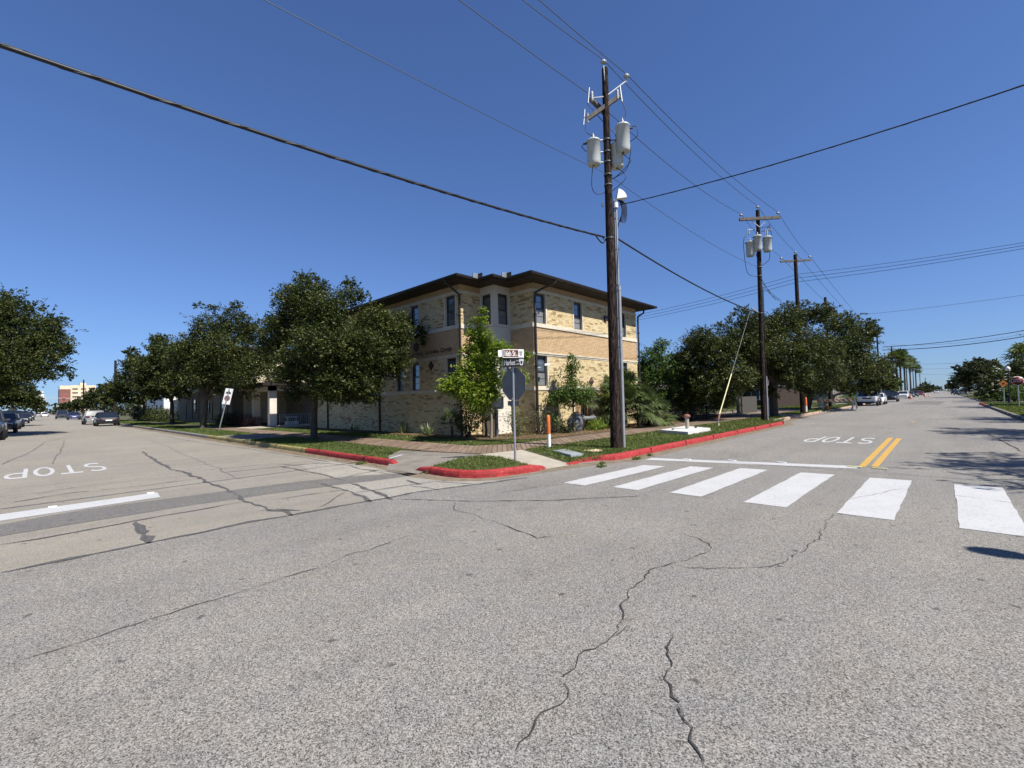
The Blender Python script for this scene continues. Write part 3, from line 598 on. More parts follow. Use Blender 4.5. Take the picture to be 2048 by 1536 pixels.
# ---------------------------------------------------------------- the corner building
BX, BY, BCX = 12.3, 12.4, 14.45
OUT = [(BX,29.5),(BX,14.64),(13.46,14.64),(13.46,13.74),(BCX,13.74),(BCX,BY),(23.3,BY),(23.3,29.5)]     # footprint, clockwise from the far left corner
bld = thing('brick_building', 'two storey buff brick corner building with dark overhanging eaves and a stepped corner', 'building', (13.4, 14, 0))
BASE = .1
# wall facades: (start, end, list of openings (u0,u1,z0,z1)); u runs along the wall from start
UP = (4.87, 6.19); GR = (2.17, 3.47)
F_left = dict(a=(BX,29.5), b=(BX,14.64), wins=[], kind='brick')
F_n1 = dict(a=(BX,14.64), b=(13.46,14.64), wins=[], kind='brick')
F_bayl = dict(a=(13.46,14.64), b=(13.46,13.74), wins=[(.10,.68,4.9,6.23)], kind='stucco')
F_bayr = dict(a=(13.46,13.74), b=(BCX,13.74), wins=[(.24,.87,4.9,6.25),(.24,.87,2.17,3.47)], kind='stucco')
F_n2 = dict(a=(BCX,13.74), b=(BCX,BY), wins=[], kind='brick')
F_right = dict(a=(BCX,BY), b=(23.3,BY), wins=[], kind='brick')
F_end = dict(a=(23.3,BY), b=(23.3,29.5), wins=[], kind='brick')
for y in (14.94, 17.65, 20.36, 23.07, 25.78): F_left['wins'].append((29.5-y-.67, 29.5-y, *UP))
for y in (14.94, 17.63, 18.92, 22.4, 25.1): F_left['wins'].append((29.5-y-.66, 29.5-y, *GR))
for x in (14.60, 17.36, 21.5): F_right['wins'].append((x-BCX, x-BCX+.68, *UP))
for x in (14.61, 21.5): F_right['wins'].append((x-BCX, x-BCX+.68, *GR))
DOOR = (17.2-BCX, 17.97-BCX, .14, 1.9)
F_right['door'] = DOOR
bricks = []
rnd = random.Random(11)
def facade(F, fine=True):
    a, b = Vector((*F['a'], 0)), Vector((*F['b'], 0)); L = (b-a).length; ux = (b-a)/L; nz = Vector((ux.y, -ux.x, 0))
    # outward normal: footprint listed so that outside lies on the right hand
    if nz.dot(Vector((17, 22, 0))-(a+b)/2) > 0: nz = -nz
    F.update(A=a, ux=ux, nz=nz, L=L)
    P = lambda u, z, d=0: a+ux*u+nz*d+Vector((0,0,z))
    holes = F['wins']+([F['door']] if 'door' in F else [])
    zs = sorted({BASE, 2.0, 3.5, 4.70, 6.31, 6.6} | {h[2] for h in holes} | {h[3] for h in holes}); us = sorted({0, L} | {h[0] for h in holes} | {h[1] for h in holes})
    stuc = F['kind'] == 'stucco'
    mb = MB()
    for z0, z1 in zip(zs, zs[1:]):
        for u0, u1 in zip(us, us[1:]):
            um, zm = (u0+u1)/2, (z0+z1)/2
            if any(h[0] < um < h[1] and h[2] < zm < h[3] for h in holes): continue
            mb.add([P(u0,z0),P(u1,z0),P(u1,z1),P(u0,z1)], [(0,1,2,3)], 2 if stuc else (1 if 3.5 < zm < 4.7 or zm > 6.31 else 0))
    for h in holes:
        for (u0,z0,u1,z1) in ((h[0],h[2],h[0],h[3]),(h[1],h[2],h[1],h[3]),(h[0],h[3],h[1],h[3]),(h[0],h[2],h[1],h[2])):
            mb.add([P(u0,z0),P(u1,z1),P(u1,z1,-.14),P(u0,z0,-.14)], [(0,1,2,3)], 2 if stuc else 3)
    mb.build('wall', ['mortar','tan_mortar','stucco','stone'], bld)
    # windows
    for h in F['wins']: window(F, P, *h)
    if stuc:
        for z in (.9, 2.0, 3.55, 4.78): MB().add([P(0,z,.004),P(L,z,.004),P(L,z+.012,.004),P(0,z+.012,.004)], [(0,1,2,3)]).build('joint_line', 'far_dark', bld)
        return
    # bricks: buff above and below the tan belt
    for zone, z0, z1, bl, bh, pal in ((0, BASE, 2.0, .245, .0715, 'brick'), (1, 2.15, 3.485, .245, .0705, 'brick'), (2, 3.625, 4.695, .2, .0668, 'tan_brick'), (3, 4.865, 6.195, .245, .07, 'brick'), (4, 6.315, 6.58, .2, .066, 'tan_brick')):
        nrow = int(round((z1-z0)/bh)); bh = (z1-z0)/nrow
        for r in range(nrow):
            za, zb = z0+r*bh, z0+(r+1)*bh; u = -rnd.random()*bl
            while u < L:
                w = bl*(1 if zone in (2, 4) else rnd.choice((.55, 1, 1, 1.15, 1.4)))
                segs = [(max(u, 0.0), min(u+w, L))]
                for h in holes:
                    if zb > h[2]-.001 and za < h[3]+.001:
                        e = .075 if zone in (1, 3) else .0
                        segs = [s for (p, q) in segs for s in ((p, min(q, h[0]-e)), (max(p, h[1]+e), q)) if s[1]-s[0] > .02]
                for p, q in segs:
                    if q-p > .03: bricks.append((P, p+.004, q-.004, za+.004, zb-.004, .008+rnd.uniform(-.002, .003), pal, zone))
                u += w
    # cast stone: sills band, belt, ledge, lintel course, window surrounds
    def band(nm, z0, z1, d, skip=()):
        mbb = MB(); cuts = [0.0]+[c for s in sorted(skip) for c in s]+[L]
        for u0, u1 in zip(cuts[::2], cuts[1::2]):
            u = u0
            while u < u1-.01:
                v = min(u+1.22, u1)
                mbb.add([P(u+.002,z0,-.02),P(v-.002,z0,-.02),P(v-.002,z0,d),P(u+.002,z0,d),P(u+.002,z1,-.02),P(v-.002,z1,-.02),P(v-.002,z1,d),P(u+.002,z1,d)],
                        [(0,1,2,3),(4,7,6,5),(3,2,6,7),(0,3,7,4),(1,5,6,2)]); u = v
        mbb.build(nm, 'stone', bld)
    sk = [(DOOR[0], DOOR[1])] if 'door' in F and DOOR[3] > 2.0 else []
    band('ledge', 2.0, 2.155, .045, sk); band('belt_course', 3.495, 3.56, .03); band('belt_course', 3.56, 3.62, .055); band('sill_course', 4.695, 4.865, .05)
    band('lintel_course', 6.2, 6.31, .022); band('frieze_lip', 6.31, 6.325, .035)
    for h in F['wins']:
        for u0 in (h[0]-.072, h[1]+.002):
            MB().add([P(u0,h[2]+.012,.0),P(u0+.07,h[2]+.012,.0),P(u0+.07,h[2]+.012,.013),P(u0,h[2]+.012,.013),P(u0,h[3],.0),P(u0+.07,h[3],.0),P(u0+.07,h[3],.013),P(u0,h[3],.013)],
                     [(0,1,2,3),(4,7,6,5),(3,2,6,7),(0,3,7,4),(1,5,6,2)]).build('surround', 'stone', bld)
def window(F, P, u0, u1, z0, z1):
    d = -.085; fr = .05; zm = z0+(z1-z0)*.49
    def bx(mb, a, b, c, e, dd, th):
        mb.add([P(a,c,dd-th),P(b,c,dd-th),P(b,e,dd-th),P(a,e,dd-th),P(a,c,dd),P(b,c,dd),P(b,e,dd),P(a,e,dd)], [(0,3,2,1),(4,5,6,7),(0,1,5,4),(1,2,6,5),(2,3,7,6),(3,0,4,7)])
    f = MB()
    bx(f, u0, u0+fr, z0, z1, d, .06); bx(f, u1-fr, u1, z0, z1, d, .06); bx(f, u0+fr, u1-fr, z1-.11, z1, d, .06); bx(f, u0+fr, u1-fr, z0, z0+fr, d, .06)
    w = f.build('window', 'frame', bld)
    s = MB(); bx(s, u0+fr, u1-fr, zm-.03, zm+.03, d+.006, .05); s.build('meeting_rail', 'frame', w)
    for i, (a, b, mt, dd) in enumerate(((z0+fr, zm-.03, 'blind' if F in (F_right, F_bayr) else 'glass', -.03), (zm+.03, z1-.11, 'glass', -.045))):
        g = MB(); bx(g, u0+fr, u1-fr, a, b, d+dd, .01); g.build('pane', mt, w)
        m2 = MB(); zc = (a+b)/2; bx(m2, u0+fr, u1-fr, zc-.008, zc+.008, d+dd+.012, .01)
        m2.build('muntin', 'frame', w)
    sl2 = MB(); bx(sl2, u0-.02, u1+.02, z0-.0, z0+.01, -.01, .12); sl2.build('sill', 'stone', w)
for F in (F_left, F_n1, F_bayl, F_bayr, F_n2, F_right, F_end): facade(F)
bricks = [b for b in bricks]
def bverts(P, p, q, za, zb, d): return [P(p,za),P(q,za),P(q,zb),P(p,zb),P(p,za,d),P(q,za,d),P(q,zb,d),P(p,zb,d)]
BF = [(4,5,6,7),(0,1,5,4),(1,2,6,5),(2,3,7,6),(3,0,4,7)]
def bkey(b):
    c = b[0]((b[1]+b[2])/2, (b[3]+b[4])/2); v = c-Vector((0,0,1.58)); n = b[0](0,0,1)-b[0](0,0,0)
    return -(b[2]-b[1])*max(0.0, -v.dot(n))/v.length**3
bricks.sort(key=bkey)
rest = {'brick': MB(), 'tan_brick': MB()}
for i, (P, p, q, za, zb, d, pal, zone) in enumerate(bricks):
    if i < 300: MB().add(bverts(P, p, q, za, zb, d), BF).build('brick', pal, bld)
    else: rest[pal].add(bverts(P, p, q, za, zb, d), BF)
for k, m in rest.items(): m.build('brickwork', k, bld, kind='stuff')
# back wall, roof, soffit, fascia, gutters
MB().add([(23.29,29.5,BASE),(BX+.01,29.5,BASE),(BX+.01,29.5,6.6),(23.29,29.5,6.6)], [(0,1,2,3)]).build('wall', 'mortar', bld)
RO = [(11.42,30.3),(11.42,13.74),(12.56,13.74),(12.56,12.86),(13.36,12.86),(13.36,11.5),(24.2,11.5),(24.2,30.3)]
def inset(poly, d):
    n = len(poly); out = []
    for i in range(n):
        p, q, r = Vector(poly[i-1]), Vector(poly[i]), Vector(poly[(i+1) % n]); e1, e2 = (q-p).normalized(), (r-q).normalized()
        n1, n2 = Vector((-e1.y, e1.x)), Vector((-e2.y, e2.x)); k = (n1+n2).normalized(); out.append(tuple(q+k*(d/max(.3, k.dot(n1)))))
    return out
sgn = sum(RO[i][0]*RO[(i+1) % 8][1]-RO[(i+1) % 8][0]*RO[i][1] for i in range(8)) > 0
RI = lambda d: inset(RO, d if sgn else -d)
def ring(mb, A, za, B, zb, mi=0):
    n = len(A); mb.add([(x,y,za) for x,y in A]+[(x,y,zb) for x,y in B], [(i,(i+1) % n,n+(i+1) % n,n+i) for i in range(n)], mi)
mb = MB(); ring(mb, RI(.13), 6.585, RI(1.0), 6.572); mb.build('soffit', 'brown_soffit', bld)
mb = MB(); ring(mb, RI(.12), 6.575, RI(.12), 6.70); mb.build('fascia', 'bronze', bld)
mb = MB(); ring(mb, RI(.11), 6.60, RI(.03), 6.60); ring(mb, RI(.03), 6.60, RI(.0), 6.665); ring(mb, RI(.0), 6.665, RI(0), 6.70); ring(mb, RI(0), 6.70, RI(.012), 6.70); ring(mb, RI(.012), 6.70, RI(.03), 6.63); ring(mb, RI(.03), 6.63, RI(.115), 6.63)
mb.build('gutter', 'bronze', bld)
mb = MB(); ring(mb, RI(.06), 6.695, RI(2.6), 7.25); mb.add([(x,y,7.25) for x,y in RI(2.6)], [tuple(range(8))]); mb.build('roof', 'roof', bld)
mb = MB(); ring(mb, RI(.32), 6.566, RI(.36), 6.566); mb.build('soffit_vent', 'bronze', bld)
for (x, y) in ((12.56,13.74),(13.36,12.86)):
    MB().box(x-.02,x+.02,y-.26,y+.0,6.66,6.86).build('splash_guard', 'bronze', bld); MB().box(x-.28,x-.02,y-.02,y+.02,6.66,6.86).build('splash_guard', 'galv', bld)
def downspout(pts, r=.05):
    o = MB(); o.tube(pts, r, 8); d = o.build('downspout', 'bronze', bld)
    for z in (1.2, 3.0, 5.2):
        x, y = pts[-1][0], pts[-1][1]; MB().box(x-.07,x+.07,y-.07,y+.07,z,z+.03).build('strap', 'bronze', d)
downspout([(11.5,14.6,6.62),(11.5,14.6,6.5),(11.95,14.6,6.28),(12.24,14.58,6.1),(12.24,14.58,.12)])
downspout([(15.0,11.58,6.62),(15.0,11.58,6.5),(14.75,12.0,6.32),(14.52,12.32,6.14),(14.5,12.33,5.9),(14.5,12.33,.12)])
downspout([(24.1,12.3,6.62),(24.1,12.3,6.45),(23.75,12.3,6.3),(23.4,12.3,6.15),(23.37,12.3,5.9),(23.37,12.3,.12)])
for y in (21.15, 27.2): downspout([(11.5,y,6.62),(11.5,y,6.5),(12.24,y,6.15),(12.24,y,.12)])
# lettering, seal and diamond tiles
def wletter(txt, y0, y1, z, h): put_text('letter', txt, (BX-.035, y0, z), (0,-1,0), (0,0,1), abs(y0-y1), h, 'letter', bld, bold=.02)
for word, ya, yb in (("TRANSITIONAL", 18.72, 17.22), ("LEARNING", 17.09, 16.08), ("CENTER", 15.97, 15.15)):
    ws = [(.42 if ch == 'I' else 1.0)*(1.2 if i == 0 else .95) for i, ch in enumerate(word)]; k = (ya-yb)/sum(ws); yy = ya
    for i, (ch, w) in enumerate(zip(word, ws)): wletter(ch, yy, yy-w*k+.018, 3.78, .205 if i == 0 else .15); yy -= w*k
sy, sz = 17.85, 4.2
MB().lathe((BX-.012, sy, sz), [(.21,0),(.21,.02)], 24, axis=(-1,0,0)).build('seal', 'terracotta', bld)
MB().lathe((BX-.03, sy, sz), [(.18,0),(.18,.012),(.155,.012),(.155,0)], 24, axis=(-1,0,0)).build('seal_ring', 'letter', bld)
def diamond(c, ax, nrm, w=.19, h=.21):
    c, ax, nrm = Vector(c), Vector(ax), Vector(nrm); up = Vector((0,0,1)); q = [c-ax*w, c-up*h, c+ax*w, c+up*h]
    MB().add([v for v in q]+[v+nrm*.05 for v in q]+[c+nrm*.11], [(0,1,5,4),(1,2,6,5),(2,3,7,6),(3,0,4,7),(4,5,8),(5,6,8),(6,7,8),(7,4,8)]).build('wall_light', 'terracotta', bld)
diamond((BX-.01,16.68,3.24), (0,1,0), (-1,0,0)); diamond((18.62,BY-.01,2.42), (1,0,0), (0,-1,0)); 
# tan service door and a white wall camera
d = MB().box(17.2,17.97,12.46,12.50,.14,1.9).build('door', 'tan_door', bld); MB().box(17.85,17.89,12.42,12.46,.95,1.08).build('handle', 'galv', d)
MB().box(17.14,17.2,12.37,12.5,.12,1.96).box(17.97,18.03,12.37,12.5,.12,1.96).box(17.2,17.97,12.37,12.5,1.9,1.96).build('door_frame', 'stone', bld)
c = MB().tube([(14.66,12.39,2.95),(14.66,12.2,2.92),(14.7,12.12,3.02)], .025, 8).build('camera_arm', 'white', bld); MB().obox((14.78,12.02,3.07), (.14,-.02,.02), (.01,.05,0), (0,0,.04)).build('camera_head', 'white', c)
MB().box(19.95,20.2,12.3,12.4,5.55,5.8).build('vent_box', 'bronze', bld)
# ---------------------------------------------------------------- the lower wing and entrance canopy along the left street
wing = thing('entrance_wing', 'lower pale wing with a flat canopy on square columns left of the big oak', 'building', (12, 40, 0))
MB().box(15.2,23,29.6,38,.1,3.05).build('wall', 'shade_wall', wing)
for (x, y) in ((11.74,35.1),(11.74,38.6)): MB().box(x-.24,x+.24,y-.2,y+.2,.1,3.05).build('column', 'stucco', wing)
for (x, y) in ((11.74,35.1),(11.74,38.6)): MB().box(x-.3,x+.3,y-.26,y+.26,.1,.22).build('plinth', 'concrete', wing)
MB().box(11.5,15.2,34.9,35.3,2.72,3.05).box(11.5,11.98,35.31,38.3,2.74,3.05).build('beam', 'stucco', wing)
MB().box(10.9,23,34.2,41.95,3.06,3.24).build('canopy_roof', 'roof', wing); MB().box(15.2,22.9,38.01,41.9,.1,3.05).build('wall', 'shade_wall', wing); MB().box(10.86,16,34.16,34.2,3.08,3.3).box(10.82,10.86,34.16,41.5,3.08,3.3).build('fascia', 'bronze', wing)  # canopy roof carried back over the wing to keep its wall dark
MB().box(11.2,15.9,34.6,41,3.245,3.30).build('roof_cover', 'pad', wing)
MB().box(15.0,15.18,36.2,37.6,.15,2.3).build('door', 'far_dark', wing)
up = MB(); up.box(11.9,23,42,62,.1,6.4); up.build('wall', 'cream_wall', wing)
MB().box(11.3,23.4,41.2,62.6,6.4,6.6).build('roof', 'bronze', wing)
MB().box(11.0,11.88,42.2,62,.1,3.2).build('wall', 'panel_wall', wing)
for y in (43.2,45.4,47.9,50.4,53,55.6,58.2): MB().box(10.94,10.99,y-.09,y+.09,.5,3.2).build('mullion', 'bronze', wing)
for y in (44.3,49.2,54.3): w = MB().box(10.93,10.98,y-.35,y+.35,1.2,2.5).build('window', 'frame', wing); MB().box(10.915,10.928,y-.29,y+.29,1.26,2.44).build('pane', 'glass', w)
for z in (4.2, 5.3): MB().box(11.85,11.89,42.2,62,z,z+.05).build('belt_course', 'stone', wing)
for x in (12.6,14.2): MB().box(x-.05,x+.05,41.93,41.98,3.3,6.3).build('downspout', 'bronze', wing)
rail = thing('metal_railing', 'grey metal railing with upright bars beside the white canopy column', 'railing', (12.1,34.6,BZ))
MB().bar((12.05,34.6,1.0),(15,34.6,1.0),.05).build('top_rail', 'steel_grey', rail); MB().bar((12.05,34.6,.22),(15,34.6,.22),.04).build('bottom_rail', 'steel_grey', rail)
for i in range(21): x = 12.07+i*.146; MB().bar((x,34.6,BZ),(x,34.6,1.0),.045 if i % 5 == 0 else .022).build('baluster', 'galv' if 3 < i < 9 else 'steel_grey', rail)  # paler bars paint the sunlit stretch of the railing
be = thing('utility_cabinet', 'low white bench box behind the metal railing', 'cabinet', (13.1,35.0,BZ)); MB().box(12.65,13.45,34.8,35.2,BZ,.47).build('seat', 'white', be); MB().bar((12.6,34.95,.78),(13.45,34.95,.78),.07).build('backrest', 'white', be)
for x in (12.75,13.35): MB().bar((x,34.95,.47),(x,34.95,.78),.05).build('post', 'white', be)

# ---------------------------------------------------------------- utility poles and overhead lines
def transformer(parent, c, zt, r=.2, h=.74, ang=0):
    """pole-mounted tank: lid, body, hanger lugs, bushings; c = tank axis, zt = top"""
    x, y = c
    t = MB().lathe((x,y,zt-h), [(.0,.0),(r*.86,.0),(r*.93,.02),(r*.95,h*.1),(r,h*.14),(r,h*.9),(r*1.07,h*.91),(r*1.07,h*.95),(r*.9,h),(0,h*1.03)], 20).build('transformer', 'tank', parent)
    MB().lathe((x,y,zt), [(.035,0),(.05,.03),(.03,.05),(.048,.08),(.03,.1),(.045,.13),(.022,.16),(.012,.21)], 10).build('bushing', 'porcelain', t)
    a = Vector((math.cos(ang), math.sin(ang), 0)); b = Vector((x,y,zt-.1))+a*r
    MB().lathe(b, [(.03,0),(.03,.05),(.02,.06),(.02,.1)], 8, axis=a).build('terminal', 'black', t)
    MB().lathe((x,y,zt-h-.012), [(0.03,0),(.03,.02)], 8).build('drain_plug', 'black', t)
    return t
def cutout(parent, p, lean, s=1.0):
    p = Vector(p); l = Vector(lean)
    k = MB().tube([p-Vector((0,0,.22*s))-l*.1, p+Vector((0,0,.2*s))], .022*s, 8).build('fuse_cutout', 'galv', parent)
    q = p+l.normalized()*.07*s
    MB().lathe(q-Vector((0,0,.16*s)), [(.025,0),(.045,.03),(.03,.06),(.045,.1),(.03,.13),(.045,.17),(.03,.2),(.045,.24),(.03,.28)], 9).build('insulator', 'porcelain', k)
def pin_ins(parent, p, s=1.0):
    MB().lathe(p, [(.012,-.14),(.012,0),(.03,0),(.075*s,.02),(.08*s,.05),(.045*s,.07),(.05*s,.1),(.02,.115)], 12).build('insulator', 'porcelain', parent)
def jumper(parent, pts, r=.009, mat='cable'):
    P = [Vector(p) for p in pts]; out = []
    for i in range(len(P)-1):
        p0, p1, p2, p3 = P[max(i-1,0)], P[i], P[i+1], P[min(i+2,len(P)-1)]
        for k in range(5):
            t = k/5; out.append(.5*((2*p1)+(p2-p0)*t+(2*p0-5*p1+4*p2-p3)*t*t+(3*p1-p0-3*p2+p3)*t**3))
    out.append(P[-1]); return MB().tube(out, r, 5).build('jumper_wire', mat, parent)
P1 = Vector((11.6,6.93,0)); P1T = Vector((11.35,6.74,11.2))
def p1(z): return P1+(P1T-P1)*(z/11.2)
pole = thing('utility_pole', 'tall dark wooden utility pole with three grey transformers by the red kerb', 'utility pole', (11.6,6.93,BZ), 'wooden utility poles along the street')
pole_pts = [p1(z) for z in (.05, 1, 3, 5, 7, 9, 10.6, 11.2)]
MB().tube(pole_pts, [.168,.148,.133,.121,.110,.101,.092,.088], 14).build('pole', 'wood_pole', pole)
rgt = Vector((.72,-.69,0)); fwd = Vector((-.69,-.72,0))     # along the cross arm, and towards the crossing
# cutout bracket arms
for a, b in (((-.62,.22,9.72),(.02,-.50,10.36)), ((-.55,.16,10.35),(.0,-.05,9.98))):
    A, B = P1+Vector(a), P1+Vector(b); MB().bar(A, B, .085, .11).build('cross_arm', 'grey_wood', pole)
MB().bar(P1+Vector((-.27,-.2,10.35)), P1+Vector((.13,-.64,10.78)), .03).build('bracket', 'galv', pole)
MB().bar(P1+Vector((-.27,-.2,10.35)), P1+Vector((-.53,.1,10.33)), .03).build('bracket', 'galv', pole)
cutout(pole, P1+Vector((-.60,.14,10.40)), rgt*.5, 1.1); cutout(pole, P1+Vector((.01,-.51,10.42)), rgt*-.5, 1.1); cutout(pole, P1+Vector((-.67,.27,9.78)), rgt*.5, 1.1)
MB().tube([P1+Vector((-.31,-.21,10.8)), P1+Vector((-.33,-.2,11.3))], .018, 6).build('ridge_pin', 'galv', pole)
pin_ins(pole, P1+Vector((-.33,-.2,11.3)), 1.1); pin_ins(pole, P1+Vector((.14,-.66,10.88)), 1.1)
# transformers round the pole
for (off, zt, an, hh_) in (((-.48,.15),9.04,2.4,.74), ((.10,-.48),9.46,-.8,.80), ((.17,-.22),9.02,-.6,.70)):
    transformer(pole, (P1.x+off[0]-.1, P1.y+off[1]-.08), zt, .195, hh_, an)
for z in (8.45, 8.75, 9.1): 
    c = p1(z); MB().tube([c+rgt*-.3, c+rgt*.32], .025, 6).build('hanger', 'galv', pole)
    MB().lathe(c-Vector((0,0,.03)), [(.09,0),(.115,.0),(.115,.05),(.09,.05)], 12).build('pole_band', 'wire', pole)
J = [
 [(-.62,.22,10.2),(-.45,.05,9.9),(-.1,-.1,9.6),(.05,-.25,9.4),(.08,-.3,9.2)],
 [(.03,-.54,10.2),(.1,-.62,9.9),(.08,-.6,9.7),(.0,-.55,9.66)],
 [(-.64,.26,9.55),(-.66,.26,9.35),(-.6,.12,9.2),(-.57,.08,9.24)],
 [(.12,-.68,9.35),(.25,-.86,9.4),(.24,-.88,9.1),(.14,-.7,8.95),(.13,-.72,8.7),(.1,-.6,8.2),(-.05,-.35,8.0),(-.12,-.2,7.95)],
 [(-.7,.24,8.95),(-.78,.34,8.9),(-.7,.24,8.72)],
 [(-.6,.1,8.3),(-.62,.14,7.7),(-.45,.08,7.5),(-.2,-.1,7.6),(-.13,-.12,7.65)],
 [(.04,-.5,8.66),(.12,-.64,8.5),(.15,-.7,8.4),(.0,-.45,8.1),(-.1,-.25,7.95)],
 [(.06,-.3,8.32),(.12,-.5,8.1),(.1,-.52,7.9),(-.1,-.2,7.6)],
]
for j in J: jumper(pole, [P1+Vector(q) for q in j], .011)
# risers, conduits and the white radome
u = P1+fwd*.0
cx = lambda z, o, f=.12: p1(z)+rgt*o+fwd*f
for z0, z1, o, r, mt in ((.1,4.85,.225,.05,'steel_grey'), (4.85,7.25,.205,.034,'steel_grey'), (2.4,7.0,.16,.016,'galv'), (.4,7.3,.135,.018,'cable')):
    MB().tube([cx(z0,o,.02), cx((z0+z1)/2,o,.02), cx(z1,o,.02)], r, 10).build('conduit', mt, pole)
MB().tube([cx(.1,.155,.05), cx(2.4,.14,.05)], .045, 8).build('ground_guard', 'bronze', pole)
for z in (.6, 2.2, 3.05, 3.9, 4.86, 5.9, 6.8): MB().bar(cx(z,.10,.02), cx(z,.255,.02), .05, .03).build('standoff', 'black', pole)
for z in (3.35, 4.7): MB().lathe(cx(z,.225,.02), [(.058,0),(.058,.09)], 10).build('coupling', 'galv', pole)
ce = cx(7.33,.2,.06); sec = [(0,0)]+[(.30*math.cos(math.radians(a)), .30*math.sin(math.radians(a))) for a in (8,22,36,50,64,78)]
MB().add([ce+rgt*u+Vector((0,0,v))+fwd*w for w in (-.09,.09) for u, v in sec], [tuple(range(7)), tuple(range(7,14))[::-1]]+[(i,(i+1)%7,7+(i+1)%7,7+i) for i in range(7)]).build('antenna_cover', 'white', pole)
MB().lathe(cx(7.1,.19,.04), [(.07,0),(.07,.22),(.05,.26)], 10).build('weather_head', 'white', pole)
for k in range(6):
    a = .2+.05*k; jumper(pole, [cx(7.35,.24,.04), cx(7.2,.34+.03*k,.05), cx(6.95-.05*k,.36+.02*k,.05), cx(6.7,.28,.04), cx(6.5,.225,.03)], .012)
for z in (6.2, 7.75, 8.05): MB().lathe(p1(z), [(.1,0),(.122,0),(.122,.045),(.1,.045)], 12).build('pole_band', 'wire', pole)
for z in (6.25, 7.2): MB().bar(p1(z)+rgt*-.16, p1(z)+rgt*-.21, .04, .09).build('clamp', 'wire', pole)
# second pole
P2 = Vector((28.14,7.33,0)); T2 = Vector((-.26,-.22,11.9)); p2 = lambda z: P2+T2*(z/11.9)
ax2 = Vector((.72,-.77,.27)).normalized(); ax2 = Vector((.66,-.72,.02)).normalized()
pole2 = thing('utility_pole', 'second wooden utility pole, with transformers, at the far end of the red kerb', 'utility pole', (28.14,7.33,BZ), 'wooden utility poles along the street')
MB().tube([p2(z) for z in (.05,3,6,9,11.95)], [.15,.14,.128,.115,.10], 12).build('pole', 'wood_pole', pole2)
c2 = p2(11.42)+fwd*.16; MB().bar(c2-ax2*1.12, c2+ax2*1.12, .13, .15).build('cross_arm', 'grey_wood', pole2)
for s in (-1, 1): MB().bar(c2+ax2*.5*s-Vector((0,0,.05)), p2(10.95)+fwd*.12, .03).build('brace', 'galv', pole2); pin_ins(pole2, c2+ax2*1.03*s+Vector((0,0,.2)), 1.2)
pin_ins(pole2, p2(12.08), 1.2)
for (o, zt, f) in ((-.56,10.15,.1),(-.25,10.4,.32),(.38,10.38,.2)):
    q = p2(10)+rgt*o+fwd*f; transformer(pole2, (q.x,q.y), zt, .215, .84, 2.4 if o < 0 else -.8)
    for z in (9.75, 10.2): MB().bar(p2(z), q.to_2d().to_3d()+Vector((0,0,z)), .05).build('hanger', 'galv', pole2)
for a, b in ((-.62,10.85),(.66,11.05)):
    MB().bar(p2(10.9), p2(10.9)+rgt*a+Vector((0,0,b-10.9)), .04).build('bracket', 'galv', pole2); cutout(pole2, p2(b-.1)+rgt*a, rgt*(-.5 if a > 0 else .5), 1.1)
cutout(pole2, p2(10.65)+rgt*.3+fwd*.2, rgt*.5, 1.0)
for j in ([(-.62,0,10.6),(-.9,.1,10.3),(-.92,.1,9.6),(-.75,.1,8.4),(-.2,.1,8.2)],[(.1,.1,10.7),(.5,.2,10.75),(.62,.2,10.6),(.6,.2,10.3)],[(.5,.2,9.5),(.45,.2,9.1),(.1,.1,8.8)],[(-.3,.2,9.5),(-.2,.2,9.0),(-.1,.1,8.8)]):
    jumper(pole2, [p2(q[2])+rgt*q[0]+fwd*q[1] for q in j], .016)
MB().tube([p2(.1)+rgt*.12+fwd*.14, p2(2.6)+rgt*.12+fwd*.13], .045, 8).build('conduit', 'steel_grey', pole2)
MB().tube([p2(2.6)+rgt*.12+fwd*.13, p2(7.5)+rgt*.1+fwd*.12], .02, 6).build('conduit', 'cable', pole2)
for z in (8.7, 8.2, 6.1): MB().lathe(p2(z), [(.1,0),(.135,0),(.135,.06),(.1,.06)], 12).build('pole_band', 'wire', pole2)
# plain poles farther down the street
def plain_pole(x, y, h, label, arm=1.0, r=.14, arms=1, dirv=ax2):
    t = thing('utility_pole', label, 'utility pole', (x,y,BZ), 'wooden utility poles along the street')
    MB().tube([(x,y,.0),(x,y,h*.5),(x,y,h)], [r*1.15,r,r*.85], 9).build('pole', 'wood_pole', t)
    for i in range(arms):
        z = h-.45-.9*i; c = Vector((x,y,z)); MB().bar(c-dirv*arm, c+dirv*arm, .11, .13).build('cross_arm', 'grey_wood', t)
        for s in (-1, 1): MB().bar(c+dirv*arm*.45*s, c-Vector((0,0,.45)), .03).build('brace', 'galv', t); pin_ins(t, c+dirv*arm*.94*s+Vector((0,0,.2)), 1.3)
    if arms: pin_ins(t, (x,y,h+.12), 1.3)
    return t
plain_pole(38.2,7.4,11.75, 'third wooden pole from the crossing, bare cross arm above the oaks', 1.1)
t = plain_pole(53.5,8.0,11.0, 'leaning wooden pole half hidden in the oaks behind the grey steel post', 1.0, arms=0)
FARP = [(114.9,9,13,'dark pole beside the top of the oak over the barricade'),(150,9,13,'dark pole left of the palm row'),(211,9,11.5,'slim pole between the palm trunks'),(260,9,11.5,'slim pole at the right of the palm row'),(340,9,11,'distant pole halfway along the far tree line'),(450,9,11,'far pole among small ones at the end of the street'),(620,9,11,'last visible pole near the horizon of the right street')]
for x, y, h, l in FARP: plain_pole(x, y, h, l, .9, .15, 1 if x < 250 else 2)
b = (7.6,84); plain_pole(b[0],b[1],8.6,'bare round pole rising above the left street trees',0,.16,0); plain_pole(7.8,150,9.2,'thin distant pole above the trees by the cream office block',0,.16,0)
